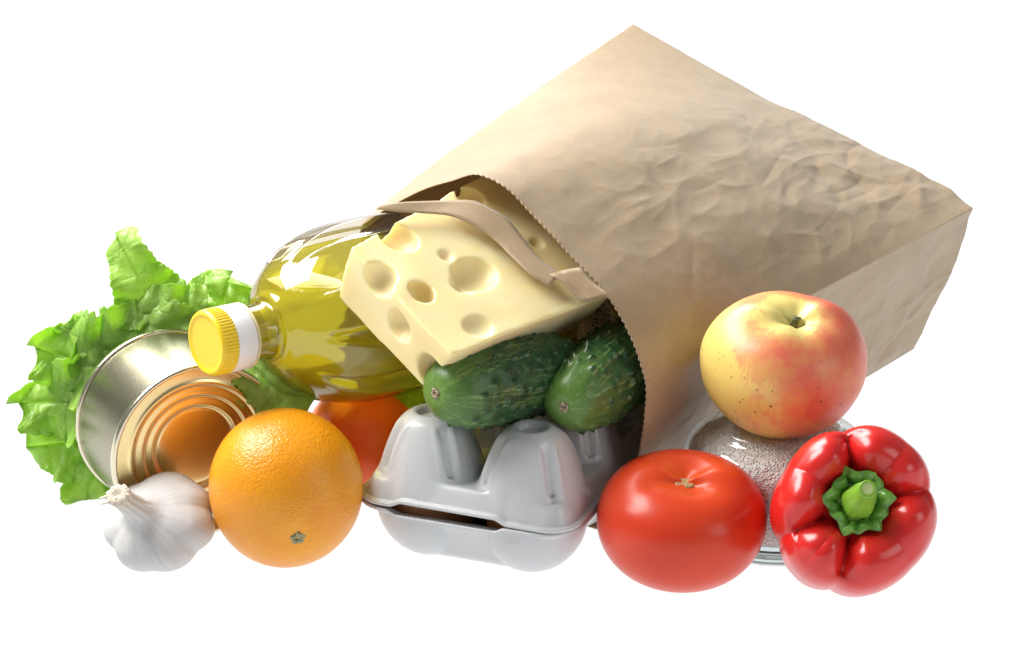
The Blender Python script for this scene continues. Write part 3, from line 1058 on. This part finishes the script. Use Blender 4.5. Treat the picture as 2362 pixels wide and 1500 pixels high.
stem = Part('stem', V, F, M.m, attr={'pc': pc(TH, S)})
pparts = [pb, calyx, stem]
fit_place(pparts, frame_z((0.02, -0.84, 0.50)), (1775, 981, 2162, 1378), ref=[pb])
build('bell_pepper', 'glossy red bell pepper with green stem facing out beside the tomato', 'bell pepper', pparts)

# ------------------------------------------------------------------ garlic
M = Mat('garlic_skin')
v = M.coord('pc')
st = M.noise(M.mapping(v, (9, 9, 0.7)), 6, 5, 0.65)
st2 = M.noise(M.mapping(v, (30, 30, 1.4)), 6, 3, 0.6)
tz = M.sep(v)[2]
c = M.mix(M.ramp(st, [(0.35, 0.0), (0.65, 1.0)]), (0.58, 0.57, 0.56), (0.72, 0.72, 0.73))
c = M.mix(M.math('MULTIPLY', M.ramp(st2, [(0.52, 0.0), (0.68, 1.0)]), 0.35), c, (0.48, 0.45, 0.41))
c = M.mix(M.ramp(tz, [(0.72, 0.0), (0.95, 1.0)]), c, (0.60, 0.53, 0.42))
M.col(c).set(Roughness=0.48, Specular_IOR_Level=0.4)
sss(M, 0.25, (1.0, 0.9, 0.8), 0.004)
M.bump(M.math('ADD', st, st2), 0.40, 0.0010)
GAR = M.m
pr = [(0.0, -0.0185), (0.006, -0.0192), (0.014, -0.0185), (0.0225, -0.0140), (0.0270, -0.0060), (0.0272, 0.0010), (0.0240, 0.0075), (0.0175, 0.0125), (0.0110, 0.0160), (0.0080, 0.0190), (0.0062, 0.0230), (0.0054, 0.0275), (0.0051, 0.0315), (0.0051, 0.0355), (0.0056, 0.0395), (0.0035, 0.0407), (0.0, 0.0395)]
R, Z, TH, S, F = lathe(pr, 130, 240)
lobes = [(0.3, 1.0), (1.15, 0.7), (2.2, 1.0), (3.0, 0.7), (3.9, 1.0), (4.9, 0.9), (5.6, 0.6)]
g = sum(d * np.exp(-np.abs(wrap(TH - a) / 0.16) ** 1.4) for a, d in lobes)
gw = sum(d * np.exp(-(wrap(TH - a) / 0.34) ** 2) for a, d in lobes)
bw = np.sin(np.clip(S / 0.66, 0, 1) * math.pi) ** 0.8
R = R * (1 - bw * (0.040 * g + 0.095 * gw)) * (1 + 0.05 * np.cos(2 * TH + 0.5) * bw)
R = R * (1 + 0.06 * np.sin(11 * TH + 2 * S) * smooth(0.62, 0.75, S))
V = cyl(R, Z, TH)
zz = np.clip(V[:, 2] - 0.014, 0, 1)
V[:, 0] += 2.0 * zz ** 2
bulb = Part('bulb', V, F, GAR, attr={'pc': pc(TH, S)})
DRY = Mat('dry_stem')
DRY.col(DRY.mix(DRY.noise(DRY.coord(), 600, 3), (0.62, 0.54, 0.42), (0.82, 0.78, 0.70))).set(Roughness=0.8)
tipc = np.array([2.0 * 0.026 ** 2, 0, 0.0400])
FV, FF = [], []
for k in range(14):
    a = rng.uniform(0, 2 * math.pi); r0 = rng.uniform(0.0008, 0.0046)
    b0 = tipc + np.array([math.cos(a) * r0, math.sin(a) * r0, -0.006])
    ln = rng.uniform(0.0055, 0.0075)
    dr = unit(np.array([0.30 + math.cos(a) * 0.12, math.sin(a) * 0.12, 1]))
    tv, tf = tube([b0, b0 + dr * ln * 0.6, b0 + dr * ln + rng.normal(0, 0.0004, 3)], [0.0011, 0.0010, 0.0006], 6)
    o = len(FV)
    FV += tv.tolist(); FF += [tuple(i + o for i in f) for f in tf]
for dx, dy, ln in ((-0.002, 0.002, 0.007), (0.001, 0.004, 0.006)):
    b0 = tipc + np.array([dx, dy, -0.002])
    dr = unit(np.array([-0.5, 0.5, 0.7]))
    tv, tf = tube([b0, b0 + dr * ln * 0.5, b0 + dr * ln], [0.0008, 0.0007, 0.0005], 6)
    o = len(FV)
    FV += tv.tolist(); FF += [tuple(i + o for i in f) for f in tf]
fray = Part('stem_end', np.array(FV), FF, DRY.m)
gparts = [bulb, fray]
# stem leans to the upper left and towards the camera
fit_place(gparts, frame_z((-0.34, -0.60, 0.72), up=(0.2, -0.4, 1), roll=2.6), (237, 1088, 496, 1319), ref=[bulb], frac=0.60)
build('garlic_bulb', 'whole white garlic bulb with dry stem in front of the tin can', 'garlic', gparts)

# ------------------------------------------------------------------ egg carton
M = Mat('grey_foam')
v = M.coord()
n = M.noise(v, 500, 3, 0.6)
M.col(M.mix(n, (0.57, 0.59, 0.61), (0.64, 0.66, 0.68))).set(Roughness=0.27, Specular_IOR_Level=0.6)
sss(M, 0.15, (0.9, 0.95, 1.0), 0.002)
M.bump(n, 0.05, 0.0004)
FOAM = M.m
PIT, WC, EY = 0.0500, 0.1085, 0.0290
NROW = 4
LC = 2 * EY + PIT * (NROW - 1)
HB, HL = 0.0295, 0.0370
cxs = [WC / 2 - PIT / 2, WC / 2 + PIT / 2]
cys = [EY + PIT * k for k in range(NROW)]
ca = math.radians(21.5)
Mcart = np.stack([[math.cos(ca), -math.sin(ca), 0], [math.sin(ca), math.cos(ca), 0], [0, 0, 1]], 1)
nx, ny = 150, 340
xs = np.linspace(0, WC, nx); ys = np.linspace(0, LC, ny)
X, Y = np.meshgrid(xs, ys)
de = np.minimum(np.minimum(X, WC - X), np.minimum(Y, LC - Y))
# rounded corners of the outline
skirt = 0.0085 * smooth(0.0028, 0.0075, de)
H = skirt.copy()
for cx in cxs:
    for cy in cys:
        dx, dy = X - cx, Y - cy
        d = (np.abs(dx) ** 2.3 + np.abs(dy) ** 2.3) ** (1 / 2.3)
        th = np.arctan2(dy, dx)
        rib = 0
        for q in (math.pi / 4, 3 * math.pi / 4, -math.pi / 4, -3 * math.pi / 4, -math.pi / 2 + 0.0, 0.0, math.pi, math.pi / 2):
            l = wrap(th - q) * np.maximum(d, 0.004)
            wq = 1.0 if abs(abs(math.sin(2 * q)) - 1) < 0.1 else 0.0
            rib = rib + wq * (np.exp(-(l / 0.0022) ** 2) * 0.0021 - 0.0007 * np.exp(-((np.abs(l) - 0.0042) / 0.0014) ** 2))
        win = smooth(0.0120, 0.0145, d) * (1 - smooth(0.0215, 0.0228, d))
        d2 = d + rib * win
        t = d2 / 0.0258
        h = 1.27 * HL * (1 - np.clip(t, 0, 1) ** 2.1)
        k = 0.0035
        h = -k * np.log(np.exp(-h / k) + np.exp(-HL / k))       # soft flat top
        h = h - 0.0030 * (1 - smooth(0.0050, 0.0072, d)) + 0.0006 * np.exp(-((d - 0.0085) / 0.0014) ** 2)
        h = np.maximum(h, 0)
        k = 0.0022
        H = k * np.log(np.exp(H / k) + np.exp(h / k) - 1 + 1e-9) if False else np.maximum(H, h) + 0.0016 * np.exp(-np.abs(H - h) / 0.0030) * (h > 0.001) * (H > 0.002)
H = H * smooth(0, 0.0025, de) ** 0.3
# raised tongue along the front edge of the lid: a slot stays open below it
xw = smooth(0.18, 0.24, xs / WC) * (1 - smooth(0.66, 0.72, xs / WC))
H = H + 0.0024 * xw[None] * (1 - smooth(0.004, 0.016, Y))
H = H + 0.0010 * (1 - X / WC) * (1 - smooth(0.0, 0.10, Y))        # lid stands a little open on the left
# round the four corners in plan
def round_plan(X, Y):
    cxp, cyp = X - WC / 2, Y - LC / 2
    a, b, r = WC / 2, LC / 2, 0.016
    qx, qy = np.abs(cxp) - (a - r), np.abs(cyp) - (b - r)
    inc = (qx > 0) & (qy > 0)
    m = np.maximum(qx, qy); l = np.sqrt(np.maximum(qx, 0) ** 2 + np.maximum(qy, 0) ** 2)
    f = np.where(inc, m / np.maximum(l, 1e-9), 1.0)
    X2 = np.where(inc, np.sign(cxp) * ((a - r) + qx * f), cxp) + WC / 2
    Y2 = np.where(inc, np.sign(cyp) * ((b - r) + qy * f), cyp) + LC / 2
    return X2, Y2
Xr, Yr = round_plan(X, Y)
lidp = Part('lid', np.stack([Xr, Yr, HB + 0.0016 + H], -1).reshape(-1, 3), grid_faces(ny, nx), FOAM, solid=(0.0016, 0.0))
# tray
per = []
fl = 0.0042
a, b = WC / 2 - fl, LC / 2 - fl
rc = 0.0140
for sx, sy, a0 in ((1, -1, -90), (1, 1, 0), (-1, 1, 90), (-1, -1, 180)):
    for k in range(26):
        t = math.radians(a0 + 90 * k / 25)
        per.append((sx * (a - rc) + rc * math.cos(t), sy * (b - rc) + rc * math.sin(t), math.cos(t), math.sin(t)))
# densify the straight runs
dens = []
for i in range(len(per)):
    p, q = np.array(per[i]), np.array(per[(i + 1) % len(per)])
    n = max(1, int(np.linalg.norm(q[:2] - p[:2]) / 0.0012))
    for k in range(n):
        dens.append(p + (q - p) * k / n)
per = np.array(dens)
zs = np.concatenate([np.linspace(0, HB - 0.0022, 26), [HB - 0.0012]])
rows = []
for z in zs:
    ins = 0.0165 * (1 - z / HB) ** 0.9 + 0.004 * max(0, 1 - z / 0.005) ** 2
    bx = per[:, 0] * (1 - ins / a); by = per[:, 1] * (1 - ins / b)
    ext = np.zeros(len(per))
    for cx in cxs:
        for cy in cys:
            rx, ry = cx - WC / 2 - bx, cy - LC / 2 - by
            cn = rx * per[:, 2] + ry * per[:, 3]
            ct = -rx * per[:, 3] + ry * per[:, 2]
            s2 = 0.0250 ** 2 - 1.30 * ct ** 2 - (z - 0.0265) ** 2 * 0.86
            e = np.where(s2 > 0, cn + np.sqrt(np.maximum(s2, 0)), -1)
            ext = np.maximum(ext, e)
    ext = np.clip(ext, 0, 0.010)
    lim = np.maximum(ins - 0.0003, 0)
    ext = np.minimum(ext, lim)
    rows.append(np.stack([bx + per[:, 2] * ext, by + per[:, 3] * ext, np.full(len(per), z)], 1))
u_ = (per[:, 0] + WC / 2) / WC
notch = 0.0022 * smooth(0.16, 0.22, u_) * (1 - smooth(0.66, 0.71, u_)) * (per[:, 1] < -b + 0.001)
for off, dz in ((0.0008, -0.0003), (fl - 0.0006, 0.0), (fl, 0.0004)):
    rows.append(np.stack([per[:, 0] + per[:, 2] * off, per[:, 1] + per[:, 3] * off, np.full(len(per), HB + dz)], 1))
for k in range(-8, 0):
    rows[k][:, 2] -= notch * (k + 9) / 8 if k < -3 else notch
TV = np.vstack(rows)
nper = len(per)
TF = [tuple(f) for f in grid_faces(len(rows), nper, close_v=True)]
TF.append(tuple(range(nper))[::-1])
TV[:, 0] += WC / 2; TV[:, 1] += LC / 2
tray = Part('tray', TV, TF, FOAM, solid=(0.0014, 1.0))
fr_px = on_z(1300, 1236, HB)
loc_fr = np.array([WC - 0.0045, 0.0045, 0.0])
cart_o = fr_px - Mcart @ loc_fr; cart_o[2] = 0.0006
cart_o = cart_o - Mcart @ np.array([0.003, 0, 0]) * 0
transform([lidp, tray], Mcart, cart_o)
build('egg_carton', 'grey foam egg carton with peaked cups poking out of the bag', 'egg carton', [tray, lidp])
EGG = Mat('egg_shell')
EGG.col(EGG.mix(EGG.noise(EGG.coord(), 300, 3), (0.50, 0.22, 0.10), (0.60, 0.30, 0.15))).set(Roughness=0.5)
for cx, lab in ((cxs[0], 'brown egg showing through the carton slot next to the orange fruit'), (cxs[1], 'brown egg showing through the carton slot next to the red tomato')):
    pr = [(0.0, -0.0235), (0.010, -0.0218), (0.0175, -0.0150), (0.0212, -0.003), (0.0195, 0.010), (0.0130, 0.0235), (0.006, 0.0300), (0.0, 0.0315)]
    R, Z, TH, S, F = lathe(pr, 40, 48)
    eg = Part('shell', cyl(R, Z, TH), F, EGG.m)
    transform([eg], Mcart, cart_o + Mcart @ np.array([cx, cys[0], 0.0260]))
    build('egg', lab, 'egg', [eg])

# ------------------------------------------------------------------ cucumbers
M = Mat('cucumber_skin')
v = M.coord('pc')
tz = M.sep(v)[2]
st = M.noise(M.mapping(v, (2.6, 2.6, 1.2)), 2.6, 4, 0.6, 0.2)
mot = M.noise(M.coord(), 170, 5, 0.7)
c = M.mix(M.ramp(mot, [(0.35, 0.0), (0.65, 1.0)]), (0.008, 0.038, 0.014), (0.032, 0.105, 0.030))
endw = M.ramp(tz, [(0.05, 1.0), (0.42, 0.0)])
c = M.mix(M.math('MULTIPLY', endw, 0.8), c, (0.14, 0.28, 0.04))
stm = M.math('MULTIPLY', M.ramp(st, [(0.55, 0.0), (0.585, 1.0), (0.60, 0.0)]), M.ramp(tz, [(0.45, 0.75), (0.75, 0.0)]))
stm = M.math('MULTIPLY', stm, M.ramp(mot, [(0.35, 0.3), (0.6, 1.0)]))
c = M.mix(stm, c, (0.34, 0.46, 0.15))
wa = M.sep(M.coord('wart'))[0]
c = M.mix(M.math('MULTIPLY', M.ramp(wa, [(0.12, 0.0), (0.6, 1.0)]), 0.8), c, (0.008, 0.035, 0.012))
M.col(c).set(Specular_IOR_Level=0.45)
M.l(M.ramp(wa, [(0.2, 0.38), (0.8, 0.18)]), M.b.inputs['Roughness'])
M.bump(mot, 0.2, 0.0010)
CUC = M.m
SCAR = Mat('cucumber_scar')
SCAR.col(SCAR.mix(SCAR.ramp(SCAR.noise(SCAR.coord(), 1400, 3), [(0.4, 0.0), (0.6, 1.0)]), (0.10, 0.07, 0.05), (0.50, 0.42, 0.28))).set(Roughness=0.9)


def cucumber(label, start, direction, rad, length, seed, roll, group=None, ragged=1.0):
    L, r = length, rad
    pr = [(0.0, 0.0008), (0.10 * r, 0.0003), (0.30 * r, 0.0004), (0.55 * r, 0.0030), (0.74 * r, 0.0085), (0.90 * r, 0.018), (0.985 * r, 0.032), (r, 0.050), (0.98 * r, L * 0.62), (0.86 * r, L * 0.82), (0.62 * r, L * 0.93), (0.30 * r, L * 0.985), (0.0, L)]
    R, Z, TH, S, F = lathe(pr, 220, 240)
    rs = np.random.default_rng(seed)
    R = R * (1 + 0.022 * np.cos(3 * TH + 0.4) + 0.012 * np.cos(5 * TH + seed))
    wart = np.zeros_like(R)
    spots = []
    for k in range(900):
        zc = rs.uniform(0.012, L * 0.95) ; tc = rs.uniform(0, 2 * math.pi)
        if any((zc - a) ** 2 + (wrap(tc - b) * r) ** 2 < 0.0056 ** 2 for a, b in spots):
            continue
        spots.append((zc, tc))
        wr = rs.uniform(0.0010, 0.0018)
        d2 = (Z - zc) ** 2 + (wrap(TH - tc) * R) ** 2
        wart = np.maximum(wart, np.exp(-d2 / wr ** 2) * rs.uniform(0.6, 1.0))
    lump = fbm(cyl(R, Z, TH), 90, 3, seed).reshape(R.shape)
    R2 = R + (wart * 0.0022 + lump * 0.0004) * smooth(0.004, 0.014, Z)
    # faint ribs gathering at the blossom end
    R2 = R2 - 0.0006 * np.maximum(0, np.sin(TH * 5 + 0.5 * np.sin(Z * 60))) * smooth(0.002, 0.010, Z) * (1 - smooth(0.02, 0.05, Z)) * 1.5
    V = cyl(R2, Z, TH)
    V[:, 0] += -0.4 * (V[:, 2] - L / 2) ** 2
    sk = Part('skin', V, F, CUC, attr={'pc': pc(TH, S), 'wart': np.stack([wart] * 3, -1).reshape(-1, 3)})
    Rs, Zs, THs, Ss, Fs = lathe([(0.0, 0.0004), (0.0008, -0.0003), (0.0016, -0.0006), (0.0023, -0.0002), (0.0026, 0.0012)], 14, 30)
    Rs = Rs * (1 + 0.12 * ragged * np.sin(7 * THs) + 0.1 * np.sin(4 * THs))
    V = cyl(Rs, Zs - 0.0001, THs)
    V[:, 0] += -0.4 * (L / 2) ** 2
    sc = Part('scar', V, Fs, SCAR.m)
    for q in (sk, sc):
        q.V[:, 0] += 0.4 * (L / 2) ** 2
    transform([sk, sc], frame_z(direction, roll=roll), start)
    return build('cucumber', label, 'cucumber', [sk, sc], group)


cucumber('bumpy green cucumber lying under the front corner of the cheese', on_z(1004, 908, 0.0915), (0.715, 0.70, -0.13), 0.0205, 0.092, 11, 0.6, 'cucumbers in the bag mouth')
cucumber('striped green cucumber lying against the cut edge of the paper bag', on_z(1300, 940, 0.0790), (0.44, 0.895, -0.015), 0.0198, 0.105, 23, 2.2, 'cucumbers in the bag mouth')

# ------------------------------------------------------------------ lettuce
M = Mat('lettuce_leaf')
v = M.coord('pc')                       # x: across -1..1, y: along 0..1
vx, vy, vz = M.sep(v)
ax = M.math('ABSOLUTE', vx)
nn = M.noise(M.coord(), 60, 4, 0.6)
side = M.math('SUBTRACT', M.math('MULTIPLY', vy, 6.5), M.math('MULTIPLY', ax, 2.2))
side = M.math('ADD', side, M.math('MULTIPLY', nn, 1.1))
lat = M.math('ABSOLUTE', M.math('SUBTRACT', M.math('FRACT', side), 0.5))
latm = M.ramp(lat, [(0.0, 1.0), (0.045, 0.0)])
net = M.voro(M.coord(), 105, 'DISTANCE_TO_EDGE')
netm = M.math('MULTIPLY', M.ramp(net, [(0.0, 1.0), (0.05, 0.0)]), 0.45)
rib = M.ramp(ax, [(0.015, 1.0), (0.06, 0.0)])
vein = M.math('MAXIMUM', M.math('MAXIMUM', rib, M.math('MULTIPLY', latm, 0.75)), netm)
c = M.mix(M.ramp(nn, [(0.3, 0.0), (0.7, 1.0)]), (0.36, 0.60, 0.08), (0.60, 0.79, 0.27))
c = M.mix(M.ramp(ax, [(0.55, 0.0), (1.0, 0.5)]), c, (0.42, 0.66, 0.11))
c = M.mix(M.math('MULTIPLY', vein, 0.55), c, (0.64, 0.80, 0.40))
M.col(c).set(Roughness=0.30, Specular_IOR_Level=0.6)
M.bump(M.math('SUBTRACT', M.ramp(net, [(0.0, 0.0), (0.35, 1.0)]), M.math('MULTIPLY', vein, 0.4)), 0.45, 0.0022)
tr = M.n('ShaderNodeBsdfTranslucent')
M.l(M.mix(1.0, c, (1.15, 1.15, 0.7), 'MULTIPLY'), tr.inputs[0])
mx = M.n('ShaderNodeMixShader'); mx.inputs[0].default_value = 0.52
M.l(M.b.outputs[0], mx.inputs[1]); M.l(tr.outputs[0], mx.inputs[2])
M.l(mx.outputs[0], M.out.inputs['Surface'])
LEAF = M.m


def leaf(spine, lw, rw, seed, ruffle=0.008, cup=0.0, freq=4.0, blister=0.0012, nu=170, nvv=80, jag=0.10, tip=0.35, lean=0.0):
    """spine: (px, py, y) points; lw, rw: half widths in pixels along the spine, left and right of its direction"""
    rs = np.random.default_rng(seed)
    P3 = np.array([on_y(px, py, y) for px, py, y in spine])
    C = catmull(P3, nu)
    u = np.linspace(0, 1, nu)
    k = np.linspace(0, 1, len(lw))
    Lw, Rw = np.interp(u, k, lw) / 3900.0, np.interp(u, k, rw) / 3900.0
    # round off towards the tip
    endt = np.sqrt(np.clip(1 - np.clip((u - (1 - tip * 0.5)) / (tip * 0.5), 0, 1) ** 2.2, 0.0, 1))
    T = np.gradient(C, axis=0); T /= np.linalg.norm(T, axis=1, keepdims=True)
    view = unit(np.array([0.0, -0.93, 0.36]) + np.array([lean, 0, 0]))
    Sd = np.cross(T, view); Sd /= np.linalg.norm(Sd, axis=1, keepdims=True)
    Nn = np.cross(Sd, T)
    v = np.linspace(-1, 1, nvv)
    jl = np.array([mnoise.fractal(Vector((x * 14 + seed, 0.3, 1.1)), 0.6, 2.2, 4) for x in u]) * jag * 0.6 + 0.035 * np.abs(np.sin(u * 71 + seed)) + 0.025 * np.sin(u * 133)
    jr = np.array([mnoise.fractal(Vector((x * 14 - seed, 5.3, 2.1)), 0.6, 2.2, 4) for x in u]) * jag * 0.6 + 0.035 * np.abs(np.sin(u * 77 + seed)) + 0.025 * np.sin(u * 141)
    P = np.zeros((nu, nvv, 3))
    for i in range(nu):
        w = np.where(v < 0, Lw[i] * (1 + jl[i]), Rw[i] * (1 + jr[i])) * endt[i]
        side = v * w
        ph = 2 * math.pi * (freq * 0.62 * u[i]) + np.where(v < 0, 0.0, 1.9) + seed
        amp = ruffle * np.abs(v) ** 1.8 * (0.35 + 0.65 * min(1, u[i] * 2.2))
        h = amp * (np.sin(ph + 1.2 * v) + 0.55 * np.sin(2.3 * ph + 2 * v + 1)) + cup * v ** 2
        h = h + 0.6 * ruffle * np.sin(3 * u[i] * math.pi + seed) * 0.5
        h = h - 0.0016 * np.exp(-(v / 0.06) ** 2)
        along = amp * 0.30 * np.cos(ph * 1.3)
        P[i] = C[i] + side[:, None] * Sd[i] + h[:, None] * Nn[i] + along[:, None] * T[i]
    flat = P.reshape(-1, 3)
    bl = np.array([mnoise.voronoi(Vector(p) * 62)[0][0] for p in flat])
    bl2 = fbm(flat, 45, 3, seed)
    d = (blister * (1 - np.clip(bl * 1.3, 0, 1) ** 2) * 1.5 + bl2 * 0.0020).reshape(nu, nvv)
    P += Nn[:, None, :] * d[..., None]
    P[..., 2] = np.maximum(P[..., 2], 0.0008)
    VX, UY = np.meshgrid(v, u)
    return Part('leaf', P.reshape(-1, 3), grid_faces(nu, nvv), LEAF, attr={'pc': np.stack([VX, UY, 0 * VX], -1).reshape(-1, 3)}, solid=(0.0004, 0.0))


leaves = [
    # tall leaf standing up behind the can
    leaf([(455, 880, .112), (400, 770, .112), (345, 680, .113), (305, 610, .115), (268, 548, .118)], [150, 135, 78, 44, 34], [130, 105, 66, 46, 40], 1, 0.007, freq=3.0, jag=0.10, tip=0.10),
    # folded leaf across the middle
    leaf([(480, 800, .102), (400, 780, .100), (320, 790, .098), (235, 800, .099), (180, 790, .101)], [70, 80, 85, 95, 60], [60, 65, 80, 70, 60], 2, 0.008, freq=3.5, jag=0.12),
    leaf([(480, 730, .108), (420, 730, .107), (340, 725, .106), (270, 735, .107)], [55, 45, 30, 24], [60, 60, 55, 40], 12, 0.006, freq=3.0),
    # left spreading leaves
    leaf([(330, 900, .098), (255, 860, .096), (165, 830, .097), (80, 800, .10)], [80, 95, 80, 40], [90, 105, 95, 50], 3, 0.009, freq=3.5, jag=0.12),
    leaf([(300, 960, .094), (210, 930, .092), (120, 925, .092), (45, 930, .095)], [70, 90, 75, 40], [80, 95, 70, 40], 4, 0.009, freq=3.2, jag=0.12),
    leaf([(310, 1000, .096), (225, 1000, .095), (140, 1020, .094), (65, 1030, .095)], [80, 90, 75, 40], [80, 90, 70, 40], 5, 0.008, freq=3.6, jag=0.12),
    leaf([(330, 1010, .090), (260, 1060, .090), (210, 1110, .088), (205, 1165, .086)], [60, 75, 60, 40], [60, 70, 60, 35], 6, 0.006, freq=3.2, jag=0.12),
    leaf([(250, 800, .104), (190, 770, .104), (150, 755, .105), (140, 745, .106)], [40, 36, 24, 16], [40, 36, 28, 16], 13, 0.006, freq=2.0),
    # leaves showing behind the cap and the bottle's shoulder
    leaf([(470, 800, .150), (500, 740, .150), (520, 690, .150), (530, 640, .152)], [80, 85, 80, 60], [110, 120, 120, 90], 7, 0.006, freq=4.5, jag=0.16, tip=0.25),
    leaf([(560, 830, .140), (480, 760, .130), (450, 720, .126), (430, 690, .125)], [60, 60, 50, 30], [60, 60, 50, 30], 8, 0.006, freq=3.0),
]
for lf in leaves[:1]:
    pass
build('lettuce', 'bunch of ruffled bright green lettuce leaves spread behind the tin can', 'lettuce', leaves)
small = [
    leaf([(550, 815, .066), (600, 860, .060), (645, 900, .056), (725, 922, .054)], [36, 46, 46, 34], [36, 48, 60, 40], 9, 0.006, freq=2.6, jag=0.18),
    leaf([(560, 840, .068), (610, 880, .066), (650, 920, .064), (690, 960, .062)], [30, 45, 50, 30], [30, 45, 50, 30], 10, 0.005, freq=2.4, jag=0.18),
    leaf([(900, 905, .110), (950, 900, .108), (990, 905, .106), (1020, 930, .104)], [60, 70, 60, 40], [70, 90, 80, 40], 14, 0.006, freq=2.4, jag=0.10),
]
build('lettuce', 'small crumpled lettuce leaf squeezed under the oil bottle beside the can', 'lettuce', small[:2])
build('lettuce', 'dark lettuce leaf in the shade between the tomato and the cucumber', 'lettuce', small[2:])
